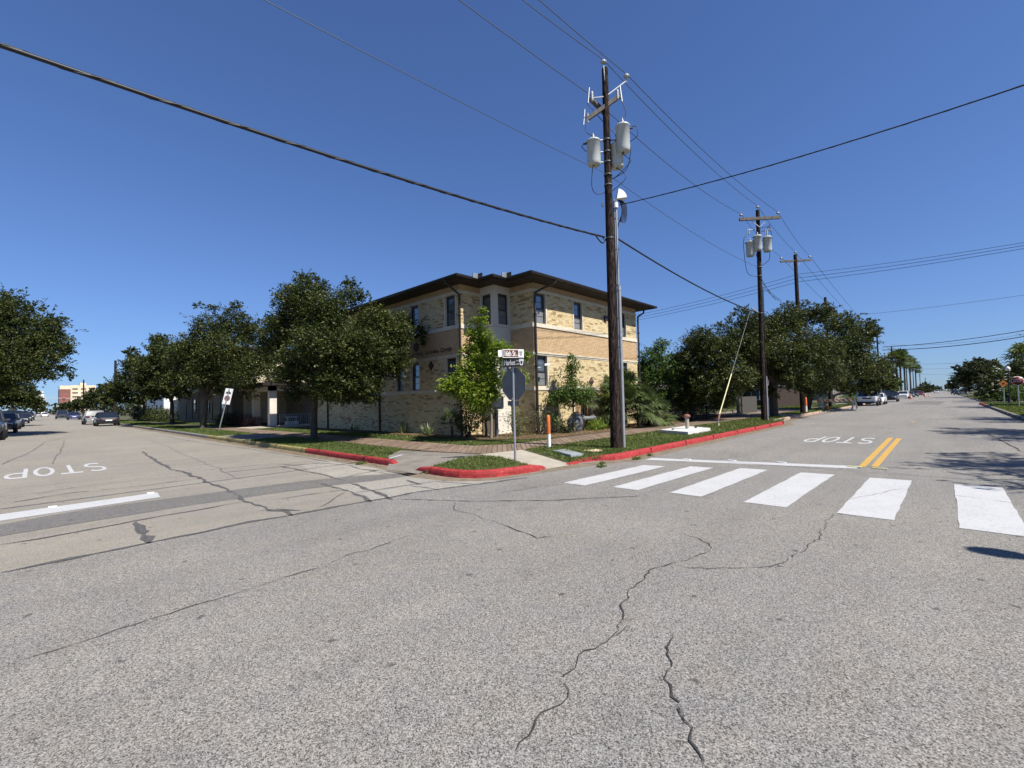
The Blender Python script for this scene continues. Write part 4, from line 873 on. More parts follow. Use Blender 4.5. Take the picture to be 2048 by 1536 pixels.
# overhead lines
def span(label, A, B, sag=.3, r=.011, mat='wire', ext=0.0, group=None, twist=0):
    A, B = Vector(A), Vector(B); n = 28; pts = []
    for i in range(n+1):
        t = i/n*(1+ext); pts.append(A+(B-A)*t-Vector((0,0,1))*sag*4*t*(1-t)*(1 if t <= 1 else .6))
    o = MB().tube(pts, r, 6 if r > .015 else 5, sm=True)
    if twist:
        tw = []
        for i in range(n*6+1):
            t = i/(n*6)*(1+ext); c = A+(B-A)*t-Vector((0,0,1))*sag*4*t*(1-t)*(1 if t <= 1 else .6); tw.append(c+Vector((0,math.cos(i*1.1),math.sin(i*1.1)))*r*.75)
        o.tube(tw, r*.55, 5)
    o = o.build('overhead_cable', mat, **({'group': group} if group else {})); o['label'] = label; o['category'] = 'cable'; return o
a1 = p1(6.27)+rgt*-.16
span('thick black bundled cable sagging from the transformer pole to the upper left', a1, (-0.30, 6.93, 5.40), .12, .026, 'cable', .9, twist=1)
span('thick black cable running from the transformer pole down to the second pole', p1(6.27)+rgt*.15, p2(6.13), .25, .026, 'cable')
MB_ = jumper(pole, [a1+Vector((-.5,0,-.03)), a1+Vector((-.35,-.02,-.16)), a1+Vector((-.1,0,-.2)), a1+Vector((.1,0,-.02))], .02)
span('very thin faint wire high above the thick black cable', p1(8.1), (2.25, 6.93, 7.52), .05, .007, ext=.6)
span('thin neutral wire crossing behind the transformers to the second pole', p1(8.1), p2(8.7), .25, .008)
A3 = Vector((11.72,7.5,10.97))
span('leftmost of the three primary wires leaving the top of the picture', A3-Vector((.05,.0,0)), (6.55, 7.60, 10.74), .02, .011, ext=.6)
span('lower primary wire from the cutout bracket to the left end of the second cross arm', P1+Vector((-.58,.16,10.45)), c2-ax2*1.03+Vector((0,0,.32)), .35, .011)
span('middle primary wire over the pole top insulator leaving the top of the picture', P1+Vector((-.33,-.2,11.42)), (7.84, 6.80, 11.05), .02, .011, ext=.8)
span('primary wire from the pole top insulator to the top of the second pole', P1+Vector((-.33,-.2,11.42)), p2(12.2), .3, .011)
span('rightmost primary wire leaving the top of the picture', P1+Vector((.14,-.66,11.0)), (7.71, 6.20, 10.58), .02, .011, ext=.8)
span('rightmost primary wire to the right end of the second cross arm', P1+Vector((.14,-.66,11.0)), c2+ax2*1.03+Vector((0,0,.32)), .3, .011)
c3 = Vector((38.2,7.4,11.3))
for s, l in ((-1,'left'),(1,'right')): span(f'primary wire between the {l} ends of the second and third cross arms', c2+ax2*1.03*s+Vector((0,0,.32)), c3+ax2*1.03*s+Vector((0,0,.32)), .2, .011)
span('primary wire between the tops of the second and third poles', p2(12.2), (38.2,7.4,11.98), .2, .011)
for s, l in ((-1,'left'),(0,'middle'),(1,'right')): span(f'{l} wire running from the third pole down the street behind the oaks', c3+ax2*1.03*s+Vector((0,0,.32 if s else .66)), (114.9,9-s*.8,12.4), .8, .014)
span('dark service cable sagging from the transformer pole to the upper right', p1(7.2)+rgt*.3, (11.60, -1.23, 6.76), .12, .014, 'cable', 1.2, twist=1)
for i, (za, zb) in enumerate(((11.0,9.82),(10.72,9.66),(10.5,9.5))):
    span(('topmost','middle','lowest')[i]+' of three grey lines crossing the street behind the third pole', (38.5,7.3,10.35-.28*i), (38.50, -3.69, 9.82) if i == 0 else (38.5,-3.7,9.82-.17*i), .1, .014, ext=1.5)
    span(('topmost','middle','lowest')[i]+' of three grey lines passing from the third pole behind the building roof', (38.5,7.3,10.35-.28*i), (38.5,24,9.2-.24*i), .25, .014)
for i in range(3):
    span(('left','middle','right')[i]+' of three service drops falling from the second pole into the oaks', p2(8.3-.25*i), (33.74, 7.75, 7.82) if i == 0 else ((35.10, 7.76, 8.02) if i == 1 else (35.41, 7.45, 7.66)), .15, .014)
span('upper thick cable across the far street on the right', (114.90, 8.32, 10.36), (114.90, -10.36, 11.29), .4, .06, 'cable', .8)
span('lower thick cable across the far street on the right', (114.90, 8.35, 9.77), (114.90, -10.31, 10.28), .5, .07, 'cable', .8)
span('thin wire across the far street just below the three grey lines', (60.00, 6.21, 9.76), (60.00, -5.55, 9.78), .1, .014, ext=.8)
span('thin wire across the far street above the thick cables', (90.00, 5.56, 8.67), (90.00, -8.09, 8.72), .5, .016, ext=.8)
for i, (x, z) in enumerate(((211,11),(260,11),(340,10.6))): span(('first','second','third')[i]+' faint wire crossing the far end of the right street', (x,9,z), (x,-14,z-.3), .4, .04)
span('far pole line wire above the palms on the right street', (114.9,9,12.6), (260,9,11.2), 1.2, .02)
# guy wire with its yellow guard
gw = thing('guy_wire', 'slanting guy wire with a yellow plastic guard beside the concrete pad', 'guy wire', (22.15,7.72,BZ))
A, B = Vector((22.15,7.72,.1)), p2(6.45)+Vector((-.5,.35,0)); A2 = A+Vector((0.02,0,.42))
MB().tube([A, A2], .03, 7).build('anchor_rod', 'galv', gw); MB().tube([A2, A2+(B-A2)*.98], .011, 6).build('strand', 'sign_back', gw)
MB().tube([A2+(B-A2)*.01, A2+(B-A2)*.36], .027, 8).build('guard', 'yellow', gw); MB().tube([A2-Vector((0,0,.06)), A2+(B-A2)*.03], .05, 8).build('clamp', 'rust', gw)
MB().tube([A-Vector((0,0,.02)), A+Vector((0,0,.18))], .042, 8).build('base_sleeve', 'yellow', gw)
MB().bar(p2(6.1), B, .05).build('strut', 'galv', gw)

# ---------------------------------------------------------------- signs and street furniture on the corner
sp = thing('street_sign', 'stop sign seen from behind with street name plates on a thin steel post', 'street sign', (7.84,7.41,.12))
X, Y = 7.84, 7.41
MB().tube([(X,Y,.05),(X+.02,Y+.02,1.4),(X+.045,Y+.03,2.62)], .027, 10).build('post', 'galv', sp)
cz, R_ = 1.98, .412
octo = [(Y+.045+R_*math.cos(math.pi/8+k*math.pi/4), cz+R_*math.sin(math.pi/8+k*math.pi/4)) for k in range(8)]
MB().add([(X+.055,y,z) for y, z in octo]+[(X+.062,y,z) for y, z in octo], [tuple(range(8))[::-1], tuple(range(8,16))]+[(i,(i+1)%8,8+(i+1)%8,8+i) for i in range(8)]).build('stop_plate', ['sign_back'], sp)
oct2 = [(Y+.045+.975*(y-Y-.045), cz+.975*(z-cz)) for y, z in octo]
MB().add([(X+.0645,y,z) for y, z in oct2], [tuple(range(8))]).build('stop_face', 'sign_red', sp)
put_text('stop_lettering', 'STOP', (X+.067,Y+.045-.26,cz-.13), (0,1,0), (0,0,1), .52, .26, 'white', sp)
MB().box(X+.05,X+.056,Y-.13,Y+.25,1.46,1.575).build('supplement_plate', 'sign_back', sp)
for z in (1.62, 2.3): MB().lathe((X+.0,Y+.03,z), [(.012,0),(.012,.03)], 6, axis=(-1,0,0)).build('bolt', 'galv', sp)
# name plates
def plate(name, c, xd, w, h, th, mat, rim):
    xd = Vector(xd).normalized(); nz = xd.cross(Vector((0,0,1))); c = Vector(c)
    p = MB().obox(c, xd*w/2, nz*th/2, Vector((0,0,h/2))).build(name, rim, sp)
    q = MB().obox(c+nz*(th/2+.001), xd*(w/2-.016), nz*.001, Vector((0,0,h/2-.016))).build('face', mat, p)
    return p, c+nz*(th/2+.0035), xd, nz
xm = Vector((.50,-.866,0)).normalized(); xs = Vector((.84,-.54,.0)).normalized()
p_, c, xd, nz = plate('name_plate', (X-.005,Y-.035,2.49), xm, .50, .205, .012, 'sign_black', 'sign_black')
[put_text('lettering', 'Market', c-xd*(.235-e)-Vector((0,0,.062))+nz*e*.1, xd, (0,0,1), .275, .125, 'white', p_) for e in (0,)]
put_text('lettering', 'Post St', c+xd*.06+Vector((0,0,.022)), xd, (0,0,1), .075, .035, 'white', p_); put_text('lettering', '1500', c+xd*.06-Vector((0,0,.058)), xd, (0,0,1), .075, .035, 'white', p_)
def shield(c, xd, h, mat, par):
    up = Vector((0,0,1)); pts = [(-.42,.5),(.42,.5),(.5,.3),(.3,-.2),(.28,-.5),(-.28,-.5),(-.3,-.2),(-.5,.3)]
    return MB().add([Vector(c)+xd*u*h*.8+up*v*h for u, v in pts], [tuple(range(8))[::-1]]).build('emblem', mat, par)
shield(c+xd*.19, xd, .15, 'white', p_); shield(c+xd*.19+nz*.001+Vector((0,0,-.01)), xd, .07, 'sign_black', p_)
p_, c, xd, nz = plate('name_plate', (X+.0,Y-.02,2.705), xs, .52, .20, .012, 'sign_brown', 'white')
[put_text('lettering', '16th St', c-xd*(.212-e)-Vector((0,0,.064))+nz*e*.1, xd, (0,0,1), .265, .13, 'white', p_) for e in (0, .006)]
put_text('lettering', 'Blvd', c+xd*.075-Vector((0,0,.058)), xd, (0,0,1), .05, .035, 'white', p_)
MB().obox(c+xd*.185, xd*.06, nz*.001, Vector((0,0,.085))).build('face', 'white', p_); shield(c+xd*.185+nz*.003, xd, .11, 'steel_grey', p_)
MB().obox((X-.25,Y+.17,2.71), Vector((.84,-.54,0))*.05, Vector((-.54,-.84,0))*.006, Vector((0,0,.08))).build('name_plate', 'white', sp)
# building notice on a square post in the bed by the notch
nb = thing('notice_board', 'dark back of a rounded sign board on a square post in the corner bed', 'sign', (12.60,12.88,BZ)); X, Y = 12.60, 12.88
MB().box(X-.05,X+.05,Y-.05,Y+.05,.1,1.25).build('post', 'sign_back', nb)
q = []; w, h, r = .30, .26, .06
for sx, sy, a0 in ((1,1,0),(-1,1,90),(-1,-1,180),(1,-1,270)): q += [(sx*(w-r)+r*math.cos(math.radians(a0+k*30)), sy*(h-r)+r*math.sin(math.radians(a0+k*30))) for k in range(4)]
xd, nn = Vector((.72,-.69,0)), Vector((-.69,-.72,0)); cc = Vector((X+.0,Y+.0,1.52))+nn*.08
MB().add([cc+xd*u+Vector((0,0,v)) for u, v in q]+[cc+nn*.03+xd*u+Vector((0,0,v)) for u, v in q], [tuple(range(16)), tuple(range(16,32))[::-1]]+[(i,(i+1)%16,16+(i+1)%16,16+i) for i in range(16)]).build('board', 'sign_back', nb)
MB().obox(cc+nn*.033-Vector((0,0,0)), xd*.22, nn*.003, Vector((0,0,.18))).build('brace', 'steel_grey', nb)
# orange and white cable marker
mk = thing('marker_post', 'round topped orange and white marker post standing in the corner lawn', 'marker post', (10.74,8.72,BZ))
MB().tube([(10.74,8.72,.08),(10.74,8.72,.55)], .055, 12).build('sleeve', 'white', mk)
MB().lathe((10.73,8.72,.55), [(.058,0),(.06,.01),(.058,.5),(.045,.55),(.02,.57),(0,.572)], 12).build('dome', 'orange', mk)
MB().lathe((10.73,8.72,.62), [(.0615,0),(.0615,.3)], 6).build('decal', 'rust', mk)
def lid(name, label, pts, z, mat, rim):
    t = thing(name, label, 'utility cover', (*pts[0],BZ)); c = Vector((sum(p[0] for p in pts)/4, sum(p[1] for p in pts)/4))
    MB().prism(pts, BZ-.03, BZ+z-.008).build('rim', rim, t); MB().prism([tuple(c+(Vector(p)-c)*.9) for p in pts], BZ, BZ+z).build('cover', mat, t)
lid('utility_cover', 'blue grey rectangular utility lid set in the verge beside the ramp', [(9.46,6.98),(9.86,6.87),(10.52,7.95),(10.02,8.02)], .035, 'utility_lid', 'utility_lid')
lid('utility_cover', 'small sandy concrete lid in the grass near the pole foot', [(10.42,6.98),(10.86,6.92),(10.98,7.2),(10.52,7.34)], .03, 'beige_lid', 'beige_lid')
# painted concrete pad with a capped vent pipe
pd = thing('concrete_pad', 'raised white painted concrete slab in the right verge', 'concrete pad', (17.3,7.6,BZ))
MB().prism([(16.7,6.92),(19.1,6.98),(20.1,8.45),(17.4,8.35)], BZ-.02, .26).build('slab', 'pad', pd); MB().prism([(16.66,6.88),(19.16,6.94),(20.16,8.49),(17.36,8.39)], BZ-.02, .16).build('footing', 'grey_curb', pd)
for x, y in ((17.6,7.9),(18.9,7.5)): MB().lathe((x,y,.26), [(.05,0),(.05,.05),(0,.055)], 8).build('bolt_cap', 'black', pd)
vp = thing('vent_pipe', 'grey pipe with a rusty mushroom cap standing on the white slab', 'pipe', (18.4,7.65,.26))
MB().tube([(18.4,7.65,.25),(18.4,7.65,.75)], .075, 12).build('pipe', 'concrete', vp); MB().lathe((18.4,7.65,.72), [(.09,0),(.13,.0),(.14,.04),(.12,.1),(.05,.13),(0,.135)], 14).build('cap', 'rust', vp)
for k in range(3): MB().lathe((18.4,7.65,.76), [(.012,.1),(.02,.16)], 6, axis=(math.cos(k*2.1), math.sin(k*2.1), 0)).build('lug', 'rust', vp)
# backflow assembly against the sunny wall
bf = thing('backflow_assembly', 'large grey pipe elbow with a tarped valve against the sunny brick wall', 'pipe', (17.2,11.9,BZ))
MB().tube([(18.05,11.75,.1),(18.05,11.75,.5),(17.98,11.75,.64),(17.84,11.75,.70),(17.0,11.75,.70),(16.4,11.75,.70)], .095, 12).build('pipe', 'galv', bf)
MB().tube([(15.9,11.75,.1),(15.9,11.75,.7),(16.1,11.75,.74),(16.5,11.75,.70)], .095, 12).build('pipe', 'galv', bf)
MB().lathe((16.9,11.75,.7), [(.15,-.03),(.15,.03)], 12, axis=(1,0,0)).build('flange', 'galv', bf); MB().lathe((17.7,11.75,.7), [(.14,-.03),(.14,.03)], 12, axis=(1,0,0)).build('flange', 'galv', bf)
MB().lathe((16.35,11.75,.4), [(.02,-.3),(.26,-.28),(.3,-.1),(.33,.15),(.29,.38),(.16,.55),(.05,.62),(0,.62)], 14).build('tarp', 'sign_back', bf)
MB().lathe((16.35,11.72,.98), [(.0,0),(.12,.0),(.13,.02),(.0,.03)], 12).build('handwheel', 'black', bf); MB().tube([(16.6,11.6,.95),(16.66,11.6,.6),(16.7,11.6,.2)], .06, 8).build('strap', 'black', bf)
wp = thing('wall_pipe', 'thin brown pipe rising up the wall beside the tan door', 'pipe', (18.1,12.33,BZ)); MB().tube([(18.1,12.33,.1),(18.1,12.33,1.95)], .035, 8).build('pipe', 'tan_door', wp)
for z in (.5, 1.5): MB().box(18.04,18.16,12.33,12.4,z,z+.03).build('strap', 'galv', wp)
# tow away sign on the left verge
tw = thing('parking_sign', 'leaning white no parking sign on a thin post in the left verge', 'street sign', (7.81,32.66,BZ))
a, b = Vector((7.81,32.66,.1)), Vector((8.28,32.2,2.75)); MB().bar(a, b, .07, .05).build('post', 'galv', tw)
up = (b-a).normalized(); xd = Vector((.7,-.7,-.15)).normalized(); nn = xd.cross(up); c = b-up*.48-nn*.03
pl = MB().obox(c, xd*.235, nn*.006, up*.5).build('plate', 'white', tw)
if nn.dot(Vector((-.7,-.7,0))) < 0: nn = -nn
def disc(c, r0, r1, mat, par, lift): 
    xs_ = [(math.cos(k*.2618), math.sin(k*.2618)) for k in range(24)]
    return MB().add([c+nn*lift+(xd*x+up*y)*r1 for x, y in xs_]+[c+nn*lift+(xd*x+up*y)*r0 for x, y in xs_], [(k,(k+1)%24,24+(k+1)%24,24+k) for k in range(24)]).build('symbol', mat, par)
disc(c-up*.12, .12, .17, 'sign_red', pl, .011); disc(c-up*.12, .0, .105, 'sign_black', pl, .009)
MB().obox(c-up*.12+nn*.013, (xd-up).normalized()*.14, nn*.001, (xd+up).normalized()*.022).build('symbol', 'sign_red', pl)
MB().obox(c+up*.22+nn*.01, xd*.15, nn*.002, up*.05).build('symbol', 'sign_black', pl); MB().obox(c+up*.29+nn*.01, xd*.08, nn*.002, up*.03).build('symbol', 'sign_black', pl)
# grey steel post and second orange marker down the right street
gp = thing('steel_post', 'slim grey steel post standing in the far right verge', 'post', (40.5,7.9,BZ)); MB().tube([(40.5,7.9,.1),(40.47,7.88,3.1)], .1, 10).build('pole', 'steel_grey', gp); MB().tube([(40.47,7.88,3.1),(40.45,7.86,4.2)], .06, 8).build('conduit', 'galv', gp); MB().lathe((40.5,7.9,.12), [(.14,0),(.14,.05)], 10).build('base', 'galv', gp)
mk = thing('marker_post', 'distant orange and white marker post right of the grey steel post', 'marker post', (39.9,7.5,BZ))
MB().tube([(39.9,7.5,.1),(39.9,7.5,.65)], .07, 10).build('sleeve', 'white', mk); MB().lathe((39.9,7.5,.65), [(.075,0),(.075,.55),(.05,.62),(0,.63)], 10).build('dome', 'orange', mk); MB().lathe((39.9,7.5,1.28), [(.04,0),(.07,.03),(.07,.35),(.02,.4)], 8).build('cap', 'rust', mk)
wpst = thing('stake', 'thin white stake beside the far wooden pole', 'post', (33,8.3,BZ)); MB().tube([(33,8.3,.1),(33,8.3,1.35)], .04, 6).build('stake', 'white', wpst); MB().lathe((33,8.3,1.35), [(.045,0),(.02,.06),(0,.07)], 6).build('tip', 'white', wpst)
# striped barricade, cones
ba = thing('barricade', 'striped orange and white barricade across the kerb end', 'barricade', (48.4,6.8,0))
pa, pb = Vector((47.6,8.0,0)), Vector((49.2,5.5,0)); dv = (pb-pa).normalized(); nv = Vector((-dv.y,dv.x,0))
n = 15
for i in range(n):
    q0, q1 = pa+(pb-pa)*(i/n), pa+(pb-pa)*((i+1)/n); z0, z1 = .78, 1.02
    MB().add([q0+Vector((0,0,z0)),q1+Vector((0,0,z0)),q1+dv*-.18+Vector((0,0,z1)),q0+dv*-.18+Vector((0,0,z1))]+[p+nv*.03 for p in (q0+Vector((0,0,z0)),q1+Vector((0,0,z0)),q1+dv*-.18+Vector((0,0,z1)),q0+dv*-.18+Vector((0,0,z1)))], [(0,1,2,3),(7,6,5,4),(0,4,5,1),(1,5,6,2),(2,6,7,3),(3,7,4,0)]).build('stripe', 'orange' if i % 2 == 0 else 'white', ba)
for q in (pa+dv*.2, pb-dv*.15):
    for s in (-1, 1): MB().bar(q+nv*.45*s+Vector((0,0,.0 if q is not None else 0)), q+Vector((0,0,1.2)), .12, .05).build('leg', 'white', ba)
    MB().bar(q+nv*.3+Vector((0,0,.4)), q-nv*.3+Vector((0,0,.4)), .06).build('cross_bar', 'white', ba)
def cone(x, y, label, z=0.0, s=1.0):
    t = thing('traffic_cone', label, 'traffic cone', (x,y,z), 'orange traffic cones along the right street')
    MB().lathe((x,y,z+.03*s), [(.15*s,0),(.03*s,.7*s),(0,.71*s)], 12).build('cone', 'orange', t); MB().box(x-.2*s,x+.2*s,y-.2*s,y+.2*s,z,z+.03*s).build('base', 'orange', t); MB().lathe((x,y,z+.33*s), [(.103*s,0),(.078*s,.15*s)], 12).build('band', 'white', t)
cone(47.3,7.35,'orange cone standing under the striped barricade',BZ,1.1)
cone(118,4.6,'orange cone beside the distant white car',0,1.3); cone(150,3.2,'orange cone farther out in the right street',0,1.3); cone(152,2.5,'small pale cone next to the farthest orange cone',0,.9)

# ---------------------------------------------------------------- trees and plants
def leaf_cloud(lobes, n, size, seed, k=26, spread=.17, aspect=.5, upness=.45, sprig=.16, hollow=.45, droop=0.0, flat=.8):
    """leaves gathered in twig clumps spread through ellipsoid lobes; returns vertices (n,4,3) and tints"""
    rng = np.random.default_rng(seed); L = np.array(lobes, np.float32); w = L[:, 3]**2.2; w = w/w.sum()
    na = max(1, n//k); li = rng.choice(len(L), na, p=w); d = rng.normal(size=(na, 3)); d /= np.linalg.norm(d, axis=1)[:, None]
    rad = L[li, 3]*(hollow+(1-hollow)*rng.random(na)**.55)
    far = rng.random(na) < sprig; rad[far] *= 1.04+.22*rng.random(far.sum())
    d[:, 2] *= flat
    A = L[li, :3]+d*rad[:, None]; tA = np.clip(.30+rng.uniform(-.16, .16, len(L))[li]+.28*rng.normal(size=na), 0, 1)
    spray = rng.random(na) < sprig*.8; A[spray] += d[spray]*(.10+.42*rng.random(spray.sum())**1.5)[:, None]*L[li[spray], 3][:, None]
    # each clump is a short leafy twig pointing outwards
    tw = d+rng.normal(0, .55, (na, 3)); tw[:, 2] -= droop; tw /= np.linalg.norm(tw, axis=1)[:, None]
    r_l = L[li, 3]*spread+.08
    ai = np.repeat(np.arange(na), k); m = len(ai)
    s = rng.random(m); r_l = r_l*np.where(spray, 1.5, 1.0)
    C = A[ai]+tw[ai]*((s-.3)*2.0*r_l[ai])[:, None]+rng.normal(size=(m, 3))*(r_l[ai]*.34*(1.15-s*.6)*np.where(spray, .5, 1)[ai])[:, None]
    nrm = rng.normal(size=(m, 3)); nrm[:, 2] = np.abs(nrm[:, 2])+upness; nrm /= np.linalg.norm(nrm, axis=1)[:, None]
    t = rng.normal(size=(m, 3))+tw[ai]*.9; t[:, 2] -= droop*1.2; t -= nrm*(t*nrm).sum(1)[:, None]; t /= np.linalg.norm(t, axis=1)[:, None]
    b = np.cross(nrm, t); ls = size*(.6+.8*rng.random(m)); ws = ls*aspect
    V = np.stack([C-t*(ls/2)[:, None], C-b*(ws/2)[:, None]+t*(ls*.06)[:, None], C+t*(ls/2)[:, None], C+b*(ws/2)[:, None]+t*(ls*.06)[:, None]], 1)
    return V, np.clip(tA[ai]+.22*rng.normal(size=m), 0, 1)
def limbs(mb, base, fork, lobes, r, rng, nmax=9, wob=.12):
    base, fork = Vector(base), Vector(fork)
    P = [base, base.lerp(fork, .5)+Vector((rng.uniform(-wob,wob)*.4, rng.uniform(-wob,wob)*.4, 0)), fork]
    mb.tube([base-Vector((0,0,.05)), base+Vector((0,0,.12)), P[1], P[2]], [r*1.5, r*1.12, r*.95, r*.85], 10)
    ls = sorted(lobes, key=lambda l: -l[3])[:nmax]
    for l in ls:
        e = Vector(l[:3]); s = fork.lerp(base, rng.uniform(0, .12)); mid = s.lerp(e, .45)+Vector((rng.uniform(-1,1), rng.uniform(-1,1), rng.uniform(-.3,.6)))*l[3]*.25
        r0 = r*rng.uniform(.35, .55); mb.tube([s, s.lerp(mid, .55), mid, mid.lerp(e, .6), e], [r0, r0*.85, r0*.65, r0*.42, r0*.2], 7)
        for q in range(3):
            d = Vector((rng.uniform(-1,1), rng.uniform(-1,1), rng.uniform(-.2,1))).normalized()*l[3]*.85; st = mid.lerp(e, rng.uniform(.2,.9))
            mb.tube([st, st+d*.5+Vector((0,0,.05)), st+d], [r0*.35, r0*.22, r0*.08], 5)
DENS = 2.3
def tree(name, label, base, lobes, leaves, size, seed, r=.14, fork=None, mat='oak_leaf', bark='bark', cat='tree', group=None, nmax=9, deep=True, **kw):
    if mat.startswith('oak') and deep:
        leaves = int(leaves*DENS); size *= 1.12; dv = Vector((base[0], base[1], 0)).normalized(); more = []
        for l in lobes:
            if l[3] > .75:
                for s_ in ((-1, 1) if deep is True else (deep,)): more.append((l[0]+dv.x*l[3]*1.15*s_, l[1]+dv.y*l[3]*1.15*s_, l[2]-.12*l[3], l[3]*.9))
        lobes = [(*l[:3], l[3]*.82) for l in list(lobes)+more]
    rng = random.Random(seed); bx, by = base
    t = thing(name, label, cat, (bx, by, BZ), group)
    zl = sum(l[2]*l[3] for l in lobes)/sum(l[3] for l in lobes); cx_, cy_ = (sum(l[i]*l[3] for l in lobes)/sum(l[3] for l in lobes) for i in (0, 1))
    f = fork or (bx+(cx_-bx)*.15, by+(cy_-by)*.15, BZ+(zl-BZ)*.42)
    mb = MB(); limbs(mb, (bx,by,BZ), f, lobes, r, rng, nmax); mb.build('trunk', bark, t)
    V, T = leaf_cloud(lobes, leaves, size, seed, **{**dict(hollow=.3), **kw})
    V[:, :, 2] = np.maximum(V[:, :, 2], BZ+.05)
    np_mesh('crown', V.reshape(-1, 3), 4, mat, T, t); return t
G_ = 'street oaks along the kerbs'
tree('oak_tree', 'broad dark live oak with a straight trunk before the brick building', (8.21,19.59),
 [(7.82, 19.70, 6.11, 0.99),(7.62, 21.14, 5.09, 0.94),(8.14, 18.24, 5.39, 0.99),(9.48, 18.82, 6.38, 0.66),(10.10, 17.94, 5.15, 0.88),(7.71, 17.76, 3.97, 1.23),(9.25, 17.46, 3.84, 1.25),(10.66, 17.24, 4.61, 0.87),(11.54, 16.74, 4.76, 0.49),(11.15, 17.41, 5.30, 0.58),(7.43, 19.55, 3.19, 0.88),(7.80, 17.31, 2.46, 0.89),(8.99, 17.21, 2.58, 1.02),(10.20, 16.91, 3.43, 0.89),(8.46, 17.22, 1.93, 0.48),(9.28, 16.94, 1.92, 0.49),(7.29, 19.31, 2.14, 0.49),(8.04, 19.86, 7.05, 0.44),(9.46, 18.67, 6.95, 0.29),(10.03, 18.52, 6.46, 0.29),(7.52, 21.45, 6.37, 0.45),(7.38, 22.00, 4.38, 0.68),(8.33, 19.13, 6.74, 0.43),(11.62, 16.39, 4.33, 0.26)],
 64000, .088, 1, .135, (8.3,19.5,2.3), group=G_, k=24, spread=.2, nmax=14)
tree('oak_tree', 'dark oak standing left of the leaning parking sign, its crown against the sky', (8.35,39.1),
 [(9.92, 37.15, 7.78, 1.39),(8.67, 38.49, 7.46, 1.31),(7.81, 39.47, 6.03, 1.53),(9.16, 36.62, 5.66, 1.84),(10.98, 36.81, 7.10, 1.33),(11.21, 35.95, 5.00, 1.46),(9.75, 35.37, 3.83, 1.46),(8.20, 37.72, 4.00, 1.49),(12.19, 36.34, 5.64, 1.13),(9.06, 36.87, 2.84, 0.71),(7.71, 41.07, 5.24, 1.20),(8.10, 39.00, 9.04, 0.44),(9.91, 37.10, 8.98, 0.51),(8.86, 38.65, 8.79, 0.44),(12.16, 35.76, 3.54, 0.81),(10.57, 36.04, 2.45, 0.50)],
 36000, .115, 2, .17, group=G_, deep=1, k=22, spread=.19)
tree('oak_tree', 'third oak from the brick building along the left street, beside the clipped hedge', (9.0,53.6),
 [(8.45, 53.85, 7.02, 1.73),(7.40, 54.43, 5.82, 1.62),(9.26, 51.74, 6.07, 1.78),(8.52, 51.88, 4.28, 1.67),(7.09, 54.85, 4.03, 1.33),(10.20, 51.57, 4.29, 1.33),(7.99, 53.23, 3.16, 0.94),(9.45, 51.70, 3.11, 0.85),(8.06, 54.34, 8.15, 0.87),(9.97, 53.08, 7.77, 0.88)], 18000, .16, 3, .17, group=G_)
tree('oak_tree', 'rounded oak behind the silver and black cars on the left street', (9.8,75), [(8.15, 75.45, 5.44, 1.92),(8.88, 74.57, 7.46, 1.79),(7.23, 76.48, 4.19, 1.54),(9.65, 73.89, 5.07, 1.67),(6.68, 78.49, 4.59, 1.04),(8.43, 76.41, 9.08, 0.98),(10.17, 74.73, 6.42, 1.30),(7.59, 76.15, 3.22, 1.03),(8.71, 74.25, 3.16, 1.14),(9.85, 72.32, 3.42, 1.01)], 13000, .2, 4, .18, group=G_)
tree('oak_tree', 'small distant oak left of the bare pole', (8.6,112), [(7.30, 111.26, 4.29, 1.81),(6.26, 113.85, 3.45, 1.28),(8.55, 109.97, 3.71, 1.63),(8.32, 111.55, 5.85, 1.19),(9.72, 111.63, 4.00, 1.30)], 5000, .28, 5, .2, group=G_)
tree('oak_tree', 'low far oak in front of the cream office block', (9,150), [(6.29, 153.03, 3.40, 1.58),(4.87, 157.44, 3.00, 1.24),(7.71, 151.52, 3.60, 1.58),(4.06, 159.79, 2.29, 0.87)], 3000, .35, 6, .2, group=G_)
tree('oak_tree', 'huge oak whose crown fills the left edge over the parked cars', (-5.2,52),
 [(-1.40, 47.56, 8.69, 1.70),(-2.82, 49.04, 8.92, 2.12),(-3.53, 49.92, 6.47, 2.83),(-0.42, 46.60, 7.35, 1.77),(0.49, 45.69, 6.50, 1.49),(-1.40, 46.28, 5.56, 2.12),(0.26, 44.57, 4.89, 1.44),(1.25, 45.01, 4.46, 0.71),(-0.89, 44.36, 4.16, 1.13),(-2.37, 45.94, 3.81, 1.49),(0.72, 45.37, 7.91, 0.85),(1.69, 44.56, 4.09, 0.35),(-1.12, 47.20, 9.91, 0.64),(-3.97, 47.62, 3.87, 1.66),(-0.14, 46.22, 9.00, 0.57),(1.11, 45.07, 5.95, 0.78)], 44000, .13, 7, .3, group=G_, k=24, spread=.17, nmax=12)
tree('oak_tree', 'dark oak lower behind the huge one at the left edge', (-5.4,84), [(-2.19, 80.60, 3.86, 1.67),(-1.04, 79.38, 3.99, 1.61),(-0.13, 78.48, 2.89, 1.13),(-3.51, 81.99, 3.78, 2.03),(0.46, 79.34, 2.35, 0.61),(-1.33, 78.30, 2.79, 1.05)], 9000, .2, 8, .25, group=G_)
tree('oak_tree', 'far small oak at the left side near the overpass', (-5.6,135), [(0.49, 130.14, 2.25, 0.90),(-0.34, 130.96, 3.27, 1.19),(-1.24, 131.87, 4.10, 1.49),(1.35, 132.16, 2.03, 0.51)], 2500, .32, 9, .2, group=G_)
